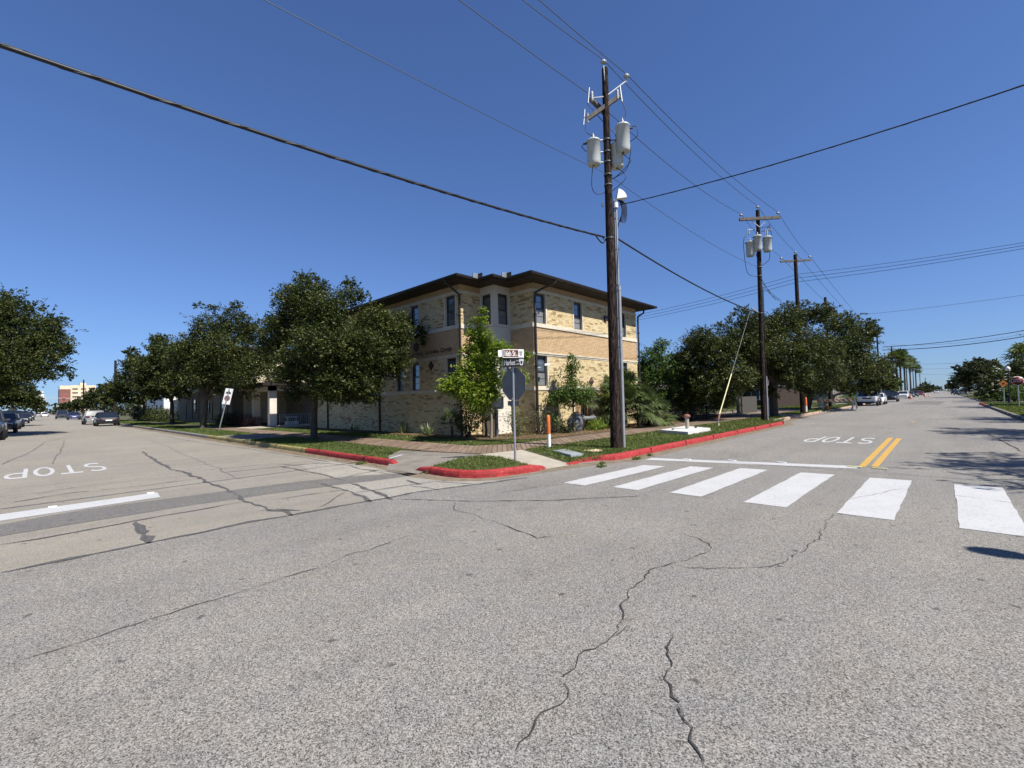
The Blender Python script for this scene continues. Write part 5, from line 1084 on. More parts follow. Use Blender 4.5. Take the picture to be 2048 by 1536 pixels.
# right of the building
tree('oak_tree', 'lighter green tree just right of the brick building behind the fan palms', (24.8,13.2), [(25.38, 12.39, 3.95, 0.75),(25.23, 12.61, 2.85, 0.84),(26.01, 11.78, 3.03, 0.84),(25.66, 12.06, 4.68, 0.39),(26.16, 11.69, 1.74, 0.78),(25.37, 13.15, 3.40, 0.49),(27.27, 11.22, 2.27, 0.73),(25.44, 12.45, 1.71, 0.66),(26.47, 11.38, 1.37, 0.66),(26.84, 11.59, 3.80, 0.61)], 30000, .11, 11, .14, mat='mid_leaf', k=22)
tree('oak_tree', 'dense dark oak in the fenced yard left of the second pole', (27.6,11.2), [(27.77, 10.55, 4.92, 1.15),(27.32, 11.09, 3.72, 1.15),(27.89, 9.74, 4.15, 1.37),(29.23, 9.01, 4.87, 1.22),(26.98, 10.06, 2.45, 1.17),(28.19, 8.77, 2.76, 1.23),(30.40, 8.46, 5.96, 0.93),(29.96, 8.88, 6.68, 0.56),(26.99, 10.83, 1.65, 0.78),(28.12, 9.64, 1.55, 0.90),(29.87, 8.38, 4.30, 1.06),(29.33, 9.58, 5.93, 0.68)], 34000, .1, 12, .2, group=G_, k=24)
tree('oak_tree', 'thick trunked dark oak right behind the second pole', (34,8.3), [(33.59, 8.45, 5.82, 1.27),(34.51, 7.46, 6.36, 1.27),(36.01, 6.86, 6.89, 0.96),(36.36, 5.77, 7.01, 0.88),(33.39, 7.57, 4.39, 1.63),(34.74, 6.15, 4.66, 1.56),(33.05, 8.69, 3.87, 1.39),(33.50, 6.81, 2.84, 1.35),(35.42, 5.50, 3.14, 1.30),(32.65, 9.18, 2.56, 0.99),(32.97, 8.16, 1.70, 0.65),(34.76, 6.26, 1.96, 0.78),(35.41, 7.45, 7.60, 0.45),(36.24, 6.58, 7.77, 0.34)], 38000, .105, 13, .3, (33.6,8.1,2.4), group=G_, k=24, nmax=12)
tree('oak_tree', 'dark oak above the striped barricade', (47.5,8.9), [(48.54, 6.28, 7.72, 1.40),(48.92, 5.70, 5.71, 1.83),(47.11, 6.89, 5.27, 1.81),(50.44, 4.76, 6.96, 1.19),(51.17, 3.99, 6.81, 0.62),(48.91, 5.08, 3.91, 1.81),(46.83, 6.60, 2.75, 1.36),(50.68, 3.96, 3.55, 1.22),(50.01, 4.75, 2.10, 0.87),(46.55, 7.65, 2.06, 0.86),(48.33, 5.78, 2.00, 0.78),(50.62, 4.54, 7.58, 0.75),(49.97, 5.19, 7.95, 0.66)], 24000, .14, 14, .3, group=G_, nmax=12)
tree('oak_tree', 'smaller oak over the parked jeep on the right street', (66,10.2), [(66.73, 5.24, 3.37, 1.38),(67.41, 4.57, 2.60, 0.98),(66.11, 5.96, 2.25, 0.98),(69.12, 4.26, 1.85, 0.59),(68.49, 4.79, 4.39, 0.76)], 8000, .18, 15, .2, group=G_)
tree('oak_tree', 'yellowish bushy tree in front of the grey house', (147,10), [(146.14, 8.89, 2.89, 1.36),(146.98, 7.95, 3.85, 1.11),(145.30, 9.84, 1.56, 1.36),(146.66, 8.41, 1.51, 1.11)], 3200, .36, 16, .16, mat='mid_leaf')
for i, (x, c, s, lb) in enumerate(((425,(425.02, 8.83, 5.04),9,'dark round tree right of the palm trunks'),(520,(517.26, 7.70, 4.41),8,'smaller dark tree behind the palm row'),(346,(346.32, 8.95, 2.77),9,'low tree at the foot of the palm row'),(700,(711.01, 7.27, 4.19),7,'far tree near the end of the left tree line'),(900,(933.94, 5.18, 4.09),6,'farthest tree of the left tree line'),(285,(285.58, 9.00, 1.44),8,'shrubby tree behind the last palm trunk'),(390,(393.23, 7.61, 1.23),8,'low dark tree beside the far poles'),(600,(614.64, 7.11, 1.38),7,'low far tree beside the last poles'))):
    R0 = s*(c[0]*.724+c[1]*.689)/905
    tree('street_tree', lb, (c[0],c[1]), [(c[0],c[1],c[2],R0),(c[0]+R0*.6,c[1]-R0*.3,c[2]-R0*.3,R0*.75),(c[0]-R0*.6,c[1]+R0*.4,c[2]-R0*.2,R0*.8),(c[0],c[1],max(.6,c[2]-R0*.8),R0*.7)], 2000, .26*R0, 60+i, .13*R0, mat='oak_leaf_far', group='small trees down the right street', nmax=4, deep=False)
tree('oak_tree', 'spreading oak on the far right side over the parked suv', (129,-5.6), [(128.65, -4.81, 5.61, 2.39),(127.28, -3.33, 4.76, 1.89),(130.36, -6.61, 5.54, 2.19),(126.17, -2.23, 5.99, 0.90),(131.67, -7.93, 4.50, 1.79),(127.23, -4.67, 3.69, 1.87),(127.02, -2.98, 3.28, 0.99),(130.75, -5.66, 7.23, 1.21),(132.49, -7.46, 6.67, 1.31),(127.81, -3.99, 6.63, 0.99)], 12000, .26, 17, .24, mat='oak_leaf_far', bark='pale_bark', group=G_)
tree('street_tree', 'dim tree farther back along the right kerb', (332,-6), [(334.90, -3.88, 5.46, 2.65),(336.71, -5.88, 7.24, 2.92),(332.04, -8.12, 5.23, 3.12),(361.24, -2.46, 4.11, 1.72),(335.47, -4.35, 3.05, 1.86)], 3000, .65, 18, .3, mat='oak_leaf_far', group='small trees down the right street')
tree('street_tree', 'last dim tree near the vanishing point on the right', (722.13, -4.28, 1.49)[:2], [(721.30, -3.60, 4.97, 2.87),(695.45, -5.53, 6.42, 3.87),(669.85, -7.50, 3.50, 2.65)], 1500, 1.2, 19, .4, mat='oak_leaf_far', group='small trees down the right street')
mg = tree('magnolia_tree', 'dark magnolia with white blossoms beside the orange diamond sign', (81,-5.2), [(80.31, -4.62, 2.16, 1.34),(79.69, -3.93, 1.45, 1.03),(80.89, -5.27, 2.93, 1.15),(81.40, -5.75, 1.76, 1.22),(80.82, -4.50, 3.52, 0.74),(79.40, -3.59, 0.67, 0.73),(80.34, -5.30, 0.68, 0.84)], 9000, .19, 20, .14, mat='oak_leaf', deep=False)
rng = random.Random(5); fl = MB()
for c in ([(80.31, -4.62, 2.16, 1.34),(79.69, -3.93, 1.45, 1.03),(80.89, -5.27, 2.93, 1.15),(80.82, -4.50, 3.52, 0.74)]):
    for q in range(6):
        v = Vector((rng.gauss(-.8,.35), rng.gauss(-.5,.5), rng.gauss(.2,.5))).normalized()*c[3]*.98+Vector(c[:3])
        fl.lathe(v, [(.0,0),(.08,.04),(.12,.10),(.10,.11),(.0,.05)], 6)
fl.build('blossom', 'petal', mg, kind='stuff')
tree('street_tree', 'dark tree mass at the right edge behind the lamp', (99,-9), [(98.37, -7.73, 3.88, 1.75),(99.62, -9.09, 4.93, 2.19),(97.64, -8.31, 2.02, 1.87),(99.46, -7.37, 2.82, 1.33),(100.06, -6.59, 3.62, 1.35),(98.86, -6.68, 1.73, 1.48),(100.75, -5.81, 2.53, 1.22)], 11000, .2, 21, .2, group='small trees down the right street')
tree('street_tree', 'dark tree filling the gap between the magnolia and the palm at the right', (112,-9), [(111.83, -7.38, 4.28, 1.68),(110.97, -6.41, 3.05, 1.68),(111.34, -8.23, 2.55, 1.82),(110.39, -7.14, 0.93, 1.49),(112.10, -8.94, 0.87, 1.49),(113.86, -9.47, 3.37, 1.68)], 9000, .24, 23, .2, group='small trees down the right street', deep=False, mat='oak_leaf_far')
tree('street_tree', 'low dark tree behind the parked silver suv', (150,-9), [(152.98, -5.54, 2.35, 1.66),(154.62, -7.24, 1.94, 1.66),(154.79, -8.84, 1.29, 1.64),(153.19, -4.28, 1.92, 1.19),(152.38, -6.27, 0.79, 1.17)], 6000, .32, 24, .2, group='small trees down the right street', deep=False, mat='oak_leaf_far')
tree('shrub', 'round green shrub in the lawn under the stop sign at the right edge', (68.5,-5), [(69.64, -4.95, 1.00, 0.78),(70.25, -5.60, 1.19, 0.88),(69.14, -4.41, 0.66, 0.52),(70.72, -6.08, 0.91, 0.78),(69.90, -5.20, 0.47, 0.52)], 6000, .15, 22, .05, mat='mid_leaf', cat='shrub')
# out of frame oaks of the near right block: they shade the right street
for i, (x, y, l) in enumerate(((13.2,-7.5,'near oak just outside the right edge, shading the crosswalk'),(23.5,-7.6,'oak outside the right edge past the near one'),(34,-8.4,'oak outside the right edge opposite the second pole'),(57,-8.4,'unseen oak past the right edge, set to shade the far signs'))):  # last oak set out of view to shade the far signs
    lob = [(x,y,5.6,2.0),(x+1.6,y+1,5.0,1.6),(x-1.6,y+.8,5.2,1.6),(x+.4,y+1.9,5.6,1.5),(x-.5,y-1.5,5.5,1.9),(x+.5,y+.6,6.9,1.3),(x+1.3,y-.9,6.2,1.5),(x-2.4,y+1.6,5.6,1.0),(x+2.5,y+1.9,6.0,1.0)]
    tree('oak_tree', l, (x,y), [(a, b, c, .82*d) for a, b, c, d in lob], 24000, .12, 40+i, .2, group=G_, deep=False)
lp = thing('street_lamp', 'lamp post on the near right corner whose shadow falls on the road', 'street lamp', (6.6,-4.3,.1))
def lamp(t, x, y, h, s=1.0):
    MB().lathe((x,y,.1), [(.16*s,0),(.15*s,.2),(.08*s,.3),(.055*s,.6),(.045*s,h-.5),(.07*s,h-.42),(.1*s,h-.3)], 12).build('post', 'iron', t)
    MB().lathe((x,y,h-.25), [(.08*s,0),(.16*s,.08*s),(.185*s,.2*s),(.15*s,.33*s),(.06*s,.4*s),(0,.41*s)], 16).build('globe', 'globe', t)
lamp(lp, 6.6, -4.3, 4.95, .9)
l2 = (62.9,-4.5); lp2 = thing('street_lamp', 'dark lamp post with a white globe above the magnolia', 'street lamp', (*l2,.1)); lamp(lp2, l2[0], l2[1], 3.5, .95)
# young bright trees
tree('young_tree', 'bright green young tree standing behind the stop sign at the notched corner', (11.98,12.55),
 [(11.36, 12.29, 4.60, 0.22),(11.30, 12.38, 4.08, 0.37),(11.59, 12.24, 3.68, 0.41),(11.01, 12.43, 3.47, 0.37),(11.85, 11.84, 3.47, 0.37),(11.16, 12.15, 2.91, 0.55),(10.45, 12.64, 2.28, 0.40),(10.20, 12.91, 2.11, 0.25),(10.63, 12.31, 2.09, 0.50),(11.36, 11.83, 2.26, 0.45),(12.31, 11.51, 3.19, 0.22),(12.42, 11.44, 2.44, 0.30),(12.64, 11.31, 3.25, 0.19),(11.01, 12.08, 1.63, 0.43),(11.39, 11.82, 1.89, 0.24),(11.38, 12.24, 4.93, 0.11),(10.64, 12.57, 2.65, 0.25)],
 23000, .115, 30, .05, (11.95,12.5,1.5), 'bright_leaf', 'pale_bark', 'tree', k=16, spread=.3, aspect=.42, droop=.5, sprig=.16, hollow=.2, flat=.7, upness=.8)
tree('young_tree', 'slender green sapling with drooping leaves before the sunny brick wall', (15.9,11.5),
 [(15.69, 11.44, 3.36, 0.17),(15.72, 11.42, 2.93, 0.32),(15.68, 11.49, 2.57, 0.30),(15.67, 11.36, 2.22, 0.36),(15.38, 11.55, 1.87, 0.42),(15.90, 11.15, 1.86, 0.47),(15.12, 11.83, 1.67, 0.32),(16.16, 10.88, 1.74, 0.30),(15.52, 11.27, 1.61, 0.38),(15.23, 11.58, 1.51, 0.23),(15.82, 10.96, 1.47, 0.23),(15.82, 11.30, 3.21, 0.15)],
 6200, .115, 31, .035, (15.85,11.5,1.3), 'mid_leaf', 'pale_bark', 'tree', k=14, spread=.28, aspect=.36, droop=.9, sprig=.14, hollow=.15, flat=.6)
# fan palms
def fan_palm(name, label, base, h, nf, R, seed, mat='palm_leaf', trunk=.16, lo=-.75, group=None, seg=26, skirt=True, W=.05):
    rng = random.Random(seed); bx, by = base; t = thing(name, label, 'palm', (bx,by,BZ), group)
    mb = MB()
    if h > .3: mb.tube([(bx,by,BZ-.05),(bx+.03,by,BZ+h*.5),(bx,by,BZ+h)], [trunk*1.25,trunk,trunk*.9], 9)
    top = Vector((bx,by,BZ+h)); V = []; T = []
    for i in range(nf):
        az = rng.random()*6.283; el = lo+(1.35-lo)*((i+.5)/nf)**.8; d = Vector((math.cos(az)*math.cos(el), math.sin(az)*math.cos(el), math.sin(el)))
        pl = R*rng.uniform(.42,.6); e = top+d*pl+Vector((0,0,-.1*pl)); mb.tube([top, top+d*pl*.5+Vector((0,0,.03)), e], [.018,.013,.01], 4)
        side = d.cross(Vector((0,0,1))); side = side.normalized() if side.length > .01 else Vector((1,0,0)); upv = side.cross(d); fr = R*rng.uniform(.45,.62); tint = rng.uniform(.1,.9)
        for k in range(seg):
            a = (k/(seg-1)-.5)*rng.uniform(4.0,4.4); r_ = fr*(1-.25*abs(a)/2.2)*rng.uniform(.9,1.1)
            l = (d*math.cos(a)+side*math.sin(a)).normalized(); wv = (side*math.cos(a)-d*math.sin(a)).normalized()*W*fr*.5
            m = e+l*r_*.55+upv*.02; tip = e+l*r_*.97+Vector((0,0,-r_*rng.uniform(.08,.32)))
            V += [e, m-wv, m+wv, m+wv*.999]; T.append(tint)
            V += [m-wv, tip, tip, m+wv]; T.append(tint+rng.uniform(-.15,.15))
    mb.build('trunk', 'bark', t)
    np_mesh('fronds', np.array([tuple(v) for v in V]), 4, mat, np.clip(T, 0, 1), t)
    return t
PG = 'fan palms beside the right end of the building'
fan_palm('fan_palm', 'tall fan palm clump leaning over the walk at the building end', (19.2,11.2), 1.2, 44, 1.5, 1, group=PG, W=.08)
fan_palm('fan_palm', 'fan palm right of the tall clump reaching over the iron fence', (20.6,10.9), .95, 40, 1.5, 2, group=PG, W=.08)
fan_palm('fan_palm', 'low fan palm nearest the white slab with drooping fronds', (21.9,10.7), .45, 30, 1.25, 3, group=PG, W=.08)
fan_palm('fan_palm', 'upright fan palm in front of the end downspout', (20.4,11.7), 1.9, 28, 1.35, 4, group=PG, W=.08)
fan_palm('fan_palm', 'dark fan palm partly hidden behind the utility pole', (17.95,12.0), 1.5, 14, .75, 5, group=PG, W=.05)
fan_palm('fan_palm', 'small shaded palmetto in the bed left of the bright young tree', (11.95,14.9), .55, 14, .8, 6, lo=-.1, W=.06, trunk=.05)
fan_palm('fan_palm', 'dark palmetto under the bright young tree', (12.4,13.3), .6, 12, .8, 7, lo=-.1, W=.06, trunk=.05)
TP = 'tall thin palms far down the right street'
for i, (x, h, l) in enumerate(((179,12.0,'first tall palm beside the grey house'),(199,11.5,'second tall palm crowding the first'),(235,12.6,'tall palm in the middle of the palm row'),(286,12.0,'right most full palm of the palm row'),(163,10.6,'palm half hidden behind the yellowish tree'))):
    fan_palm('tall_palm', l, (x, 9), h-.6, 44, 3.4, 50+i, trunk=.26, group=TP, seg=11, lo=-.6, W=.2)
fan_palm('tall_palm', 'date palm leaning in at the far right edge', (89,-8), 5.4, 44, 2.6, 58, trunk=.2, seg=9, lo=-.5, W=.16)
# rosettes, bushes, hedges
def rosette(label, base, n, L, seed, mat='aloe', w=.05, name='aloe_plant'):
    rng = random.Random(seed); bx, by = base; t = thing(name, label, 'plant', (bx,by,BZ)); V = []; T = []
    for i in range(n):
        a = rng.random()*6.283; el = rng.uniform(.35,1.35); l = L*rng.uniform(.6,1.1); d = Vector((math.cos(a)*math.cos(el), math.sin(a)*math.cos(el), math.sin(el))); s = d.cross(Vector((0,0,1))).normalized()*w*rng.uniform(.7,1.2)
        b0 = Vector((bx,by,BZ))+Vector((rng.uniform(-.1,.1), rng.uniform(-.1,.1), 0)); m = b0+d*l*.55; e = b0+d*l+Vector((0,0,-.12*l))
        V += [b0-s*.5, b0+s*.5, m+s*.42, m-s*.42, m-s*.42, m+s*.42, e, e]; c = rng.random(); T += [c, c]
    np_mesh('blades', np.array([tuple(v) for v in V]), 4, mat, T, t); return t
rosette('spiky pale green aloe against the shaded wall, left of the yellower one', (12.0,18.6), 22, 1.0, 1, w=.07)
rosette('low yellowish spiky rosette at the bed edge by the lawn', (11.75,16.3), 46, .75, 2, w=.06)
rosette('small pale spiky plant by the left downspout of the shaded wall', (12.0,23.6), 12, .6, 3, w=.07)
def bush(label, lobes, n, size, seed, mat='mid_leaf', name='shrub', stems=6, **kw):
    c = lobes[0]; t = thing(name, label, 'shrub', (c[0],c[1],BZ)); rng = random.Random(seed); mb = MB()
    for l in lobes:
        for k in range(stems):
            e = Vector(l[:3])+Vector((rng.uniform(-1,1), rng.uniform(-1,1), rng.uniform(-.4,1)))*l[3]*.8; b0 = Vector((c[0]+rng.uniform(-.12,.12), c[1]+rng.uniform(-.12,.12), BZ)); mb.tube([b0, b0.lerp(e, .5)+Vector((rng.uniform(-.06,.06), rng.uniform(-.06,.06), 0)), e], [.016,.011,.005], 5)
    mb.build('stems', 'bark', t); V, T = leaf_cloud(lobes, n, size, seed, **kw); V[:, :, 2] = np.maximum(V[:, :, 2], BZ+.02); np_mesh('foliage', V.reshape(-1, 3), 4, mat, T, t); return t
bush('sparse leggy shrub climbing the sunny wall beside the corner downspout', [(15.2,11.9,1.2,.35),(15.45,12.0,2.0,.3),(15.5,12.1,2.6,.22),(14.95,11.9,.7,.3)], 620, .08, 1, stems=5, k=8, spread=.35)
bush('low bright green shrub in front of the big pipe elbow', [(17.35,11.35,.38,.26),(17.75,11.4,.34,.22),(17.1,11.3,.32,.2)], 1900, .07, 2, mat='bright_leaf', k=12, spread=.3)
bush('twiggy shrub with few leaves against the pale bay', [(13.1,12.3,.7,.35),(13.3,12.6,1.1,.3),(13.0,12.2,.35,.25)], 420, .09, 3, k=5, spread=.5, stems=9)
bush('twiggy shrub at the foot of the corner downspout', [(14.1,12.0,.6,.4),(14.6,11.7,.55,.35),(13.9,11.8,.95,.28)], 620, .085, 4, mat='oak_leaf', k=6, spread=.5, stems=9)
bush('grey green bush before the tarped valve', [(15.5,11.5,.45,.25),(15.2,11.4,.4,.22)], 420, .08, 5, mat='oak_leaf', k=10, spread=.35)
bush('dark shaded bush beside the bright young tree trunk', [(12.0,13.9,.75,.5),(12.1,13.6,1.2,.4),(12.0,14.1,1.5,.3)], 2600, .08, 6, mat='oak_leaf', k=12)
bush('clipped purple leaved bush beside the entrance canopy', [(10.95,37.3,.55,.5),(10.6,38,.55,.5),(11.2,36.9,.5,.4)], 3600, .07, 7, mat='purple_leaf', name='purple_bush', k=20, spread=.2, hollow=.6)
bush('dark clipped bush left of the purple one', [(10.7,40.5,.6,.6),(10.6,41.8,.6,.6),(10.7,43.2,.6,.6)], 4000, .09, 8, mat='oak_leaf', k=20, spread=.2, hollow=.6)
bush('long dark green clipped hedge before the white house', [(10.4,66,.8,.9),(10.3,69,.8,.9),(10.2,72,.85,.9),(10.1,75,.85,.9),(10.0,78,.85,.9),(9.95,81,.85,.9),(10.5,63,.8,.8)], 16000, .13, 9, mat='oak_leaf', name='hedge', stems=3, k=20, spread=.2, hollow=.7)
for i, (x, y, l) in enumerate(((44,19,'bushy yard tree behind the brown board fence'),(56,19,'second bushy yard tree behind the brown board fence'),(67,20,'dark yard tree behind the parked jeep'),(36,22,'dark tree filling the gap behind the yard house'))):
    tree('yard_tree', l, (x,y), [(x,y,3.2,2.6),(x+2.5,y+.5,2.6,2.2),(x-2.5,y,2.4,2.2),(x+.5,y-.8,1.5,1.7),(x-1.6,y-.6,1.2,1.4),(x+2.4,y-.4,1.1,1.4)], 5200, .2, 80+i, .16, mat='oak_leaf_far', group='yard trees behind the fences')
for i, (px_, D_, pos, R_, l) in enumerate(((150,170,(9.96, 236.16),3.2,'low far tree under the cream office block'),(215,130,(14.06, 173.84),3.0,'low far tree behind the small oak by the bare pole'),(250,120,(16.18, 157.10),3.4,'far tree behind the silver suv'),(185,190,(16.20, 258.63),3.6,'far tree left of the thin distant pole'),(125,230,(9.10, 324.11),3.2,'farthest small tree before the overpass'),(285,110,(17.76, 140.93),3.2,'far tree between the black sedan and the white house'))):
    x, y = pos; tree('street_tree', l, (x,y), [(x,y,3.0,R_*.75),(x+R_*.6,y,2.2,R_*.6),(x-R_*.6,y,2.3,R_*.6),(x,y-.5,1.2,R_*.55)], 1800, .3, 90+i, .16, mat='oak_leaf_far', group='far trees along the left street', nmax=4)
rngd = np.random.default_rng(3); LB_ = []
for i in range(150):
    x = rngd.uniform(-260, 260); LB_.append((x, 470+rngd.uniform(-20,20), rngd.uniform(1,6), rngd.uniform(4,7)))
for i in range(90): LB_.append((1150+rngd.uniform(-20,20), rngd.uniform(-260,260), rngd.uniform(1,6), rngd.uniform(4,8)))
V, T = leaf_cloud(LB_, 26000, 1.5, 99, hollow=.3); np_mesh('distant_trees', V.reshape(-1, 3), 4, 'oak_leaf_far', T, kind='stuff')
bush('dark undergrowth behind the iron fence', [(26,11.5,.9,.9),(28,11.7,.9,.9),(30,11.5,1,.9),(32,12,1,1)], 6000, .11, 10, mat='oak_leaf', name='hedge', stems=3, k=20, spread=.2)
bush('leafy shrub beside the pale kerb end by the parked jeep', [(74,9,.9,.9),(76,8.5,.8,.8)], 1500, .2, 12, mat='mid_leaf', stems=3, k=20, spread=.2)
bush('low shrub in the verge beyond the barricade', [(58,9.2,.5,.5),(60,9.4,.5,.5)], 1500, .14, 13, mat='mid_leaf', stems=3, k=20, spread=.2)

# ---------------------------------------------------------------- fences and far buildings
fe = thing('iron_fence', 'black iron picket fence behind the fan palms', 'fence', (23.4,11.4,BZ))
MB().bar((23.4,11.5,1.15),(31,11.0,1.15),.04).build('rail', 'iron', fe); MB().bar((23.4,11.5,.28),(31,11.0,.28),.04).build('rail', 'iron', fe)
for i in range(58): x = 23.4+i*.133; y = 11.5-.5*(i*.133/7.6); MB().bar((x,y,BZ),(x,y,1.22 if i % 12 else 1.4),.022 if i % 12 else .06).build('picket', 'iron', fe)
def board_fence(label, a, b, h, mat, w=.15):
    t = thing('board_fence', label, 'fence', (*a,BZ)); A, B = Vector((*a,0)), Vector((*b,0)); L = (B-A).length; d = (B-A)/L; nv = Vector((-d.y,d.x,0)); n = int(L/w); rng = random.Random(int(L*10))
    for i in range(n):
        c = A+d*(i+.5)*w; hh = h+rng.uniform(-.02,.02); MB().obox(c+Vector((0,0,(hh+BZ)/2)), d*(w/2-.006), nv*.012, Vector((0,0,(hh-BZ)/2))).build('board', mat, t)
    for z in (.5, h-.3): MB().obox((A+B)/2+nv*.03+Vector((0,0,z)), d*L/2, nv*.015, Vector((0,0,.04))).build('rail', mat, t)
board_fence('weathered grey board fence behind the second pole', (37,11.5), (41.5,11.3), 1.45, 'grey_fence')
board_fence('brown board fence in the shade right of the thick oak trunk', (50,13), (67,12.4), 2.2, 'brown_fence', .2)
hs = thing('yard_house', 'shaded wooden house behind the iron fence', 'house', (30,17,BZ))
MB().box(26,38,16,24,.1,3.4).build('wall', 'grey_wood', hs); MB().box(25.5,38.5,15.5,24.5,3.4,3.6).build('roof', 'roof', hs)
for i in range(9): MB().box(26,38,15.96,16,.4+i*.33,.42+i*.33).build('siding_board', 'grey_fence', hs)
for x in (28,31.5): w = MB().box(x-.5,x+.5,15.93,15.99,1.2,2.5).build('window', 'frame', hs); MB().box(x-.42,x+.42,15.92,15.929,1.28,2.42).build('pane', 'glass', w)
yp = thing('white_sign', 'narrow white sign on a stake behind the iron fence', 'sign', (28.4,12.9,BZ)); MB().box(28.36,28.44,12.88,12.92,.1,1.2).build('stake', 'grey_fence', yp); MB().obox((28.4,12.87,1.35), (.09,-.09,0), (.01,.01,0), (0,0,.75)).build('panel', 'white', yp)
# houses down the streets
def house(label, x0, x1, y0, y1, h, wall, name='house', face='-x', nwin=4, storeys=1, rise=1.8):
    t = thing(name, label, 'house', ((x0+x1)/2,(y0+y1)/2,BZ)); MB().box(x0,x1,y0,y1,.1,h).build('wall', wall, t)
    xm, e = (x0+x1)/2, .5; MB().add([(x0-e,y0-e,h),(x1+e,y0-e,h),(x1+e,y1+e,h),(x0-e,y1+e,h),(xm,y0+1.5,h+rise),(xm,y1-1.5,h+rise)], [(0,1,4),(1,2,5,4),(2,3,5),(3,0,4,5),(3,2,1,0)]).build('roof', 'roof', t)
    for s in range(storeys):
        z = .9+s*3
        for i in range(nwin):
            if face == '-x':
                y = y0+(i+.5)*(y1-y0)/nwin; w = MB().box(x0-.05,x0-.005,y-.5,y+.5,z,z+1.5).build('window', 'white', t); MB().box(x0-.07,x0-.051,y-.42,y+.42,z+.08,z+1.42).build('pane', 'glass', w)
            else:
                x = x0+(i+.5)*(x1-x0)/nwin; w = MB().box(x-.5,x+.5,y0-.05,y0-.005,z,z+1.5).build('window', 'white', t); MB().box(x-.42,x+.42,y0-.07,y0-.051,z+.08,z+1.42).build('pane', 'glass', w)
    return t
house('low white house behind the clipped hedge on the left street', 14,24,66,84,2.7,'white_wall', nwin=6)
ph = house('pale house with a yellow stair rail farther along the left street', 14,24,90,106,4.2,'white_wall', nwin=4)
sr = thing('stair_rail', 'yellow painted stair rail left of the hedge', 'railing', (11.5,90,BZ))
for z in (.55, .95): MB().bar((11.5,84,z-.3),(11.5,92,z+1.4),.12).build('rail', 'yellow', sr)
for y in (84,88,92): MB().bar((11.5,y,BZ),(11.5,y,.9+(y-84)*.2),.1).build('post', 'yellow', sr)
MB().bar((11.5,92,.1),(11.5,92,4.2),.14).build('newel', 'white', sr)
house('grey two storey house behind the first palms', 200,232,12.5,26,8.5,'grey_wall', storeys=2, face='-y', nwin=5, rise=3)
house('small white porch front left of the grey house', 184,193,11.5,18,5.5,'white_wall', storeys=1, face='-x', nwin=2, rise=1.0)
house('low grey house in the shade behind the barricade', 62,71,16,22,2.6,'grey_fence', nwin=3, face='-x')
house('plain house hidden among the far trees on the right', 110,122,16,26,4,'panel_wall', nwin=3, face='-y')
house('distant house on the far right side under trees', 110,124,-28,-16,6,'grey_wall', nwin=3, face='-x')
# office blocks beyond the left street
ob = thing('office_block', 'cream office block with dark window bands and a brown brick end', 'office building', (30,560,0))
def obox_(x0, x1, z0, z1, y0, y1, nm, mt): return MB().box(x0,x1,y0,y1,z0,z1).build(nm, mt, ob)
XA, XM, XB = (17.11, 707.39, 14.70)[0], (26.25, 697.79, 14.37)[0], (47.24, 632.24, 12.80)[0]
YA = (17.11, 707.39, 14.70)[1]; ZT = (28.55, 679.95, 31.32)[2]; ZB = (21.56, 702.07, 26.68)[2]
obox_(XA,XM,0,ZB,YA,YA+30,'end_wall','brown_brick_far'); obox_(XA+.3,XM,ZB,ZB+4,YA+.3,YA+30,'parapet','far_cream'); obox_(XM,XB,0,ZT,YA+4,YA+40,'wall','far_cream')
for i in range(6):
    z = ZT-3.4-i*4.4
    for k in range(3): x0 = XM+1.5+k*(XB-XM)/3; MB().box(x0,x0+(XB-XM)/3-2.5,YA+3.8,YA+3.99,z-1.6,z).build('window_band', 'far_dark', ob)
MB().box(XM+8,XB-8,YA+10,YA+30,ZT,ZT+3).build('penthouse', 'far_cream', ob)
wt = thing('white_tower', 'white tower block with grey shaded side above the overpass', 'office building', (0,600,0))
TA, TB, TC = (1.33, 869.02, 18.01), (6.82, 863.26, 17.81), (9.10, 860.87, 17.73); zt = (3.08, 866.76, 25.89)[2]
MB().box(TA[0],TB[0],TA[1],TA[1]+14,0,zt).build('wall', 'white_wall', wt); MB().box(TB[0],TC[0],TA[1]+2,TA[1]+14,0,zt-3).build('wall', 'grey_wall', wt); MB().box(TA[0]+2,TB[0]-1,TA[1]+2,TA[1]+12,zt,zt+4).build('penthouse', 'white_wall', wt)  # grey box paints the shade on the side of the white tower
for i in range(5): MB().box(TA[0]+4,TB[0]-1,TA[1]-.2,TA[1]-.01,zt-6-i*4.5,zt-3.8-i*4.5).build('window_band', 'far_dark', wt)
ov = thing('overpass', 'white overpass deck crossing the end of the left street', 'bridge', (0,380,0))
MB().box(-70,4,380,392,5.6,6.9).build('deck', 'white_wall', ov); MB().box(-70,4,379.6,380,6.9,7.6).build('parapet', 'white_wall', ov)
for x in (-24,-9,9): MB().box(x-.8,x+.8,382,390,0,5.4).build('pier', 'concrete', ov)
sg = thing('traffic_signal', 'horizontal mast with hanging traffic signals over the end of the left street', 'traffic signal', (9,215,0))
MB().tube([(9.2,215,0),(9.2,215,6.4)], .14, 8).build('pole', 'steel_grey', sg); MB().tube([(9.2,215,6.1),(-8,215,6.3)], .09, 7).build('mast_arm', 'steel_grey', sg)
for i, (x, z, on) in enumerate(((-.2,6.6,0),(1.0,6.1,1),(6.3,6.1,1))):
    h = MB().box(x-.25,x+.25,214.6,214.9,z-.7,z+.5).build('signal_head', 'black', sg)
    for k in range(3): MB().lathe((x,214.58,z+.28-.38*k), [(.15,0),(.15,.03),(0,.04)], 10, axis=(0,-1,0)).build('lens', 'red_lit' if on and k == 0 else 'far_dark', h)
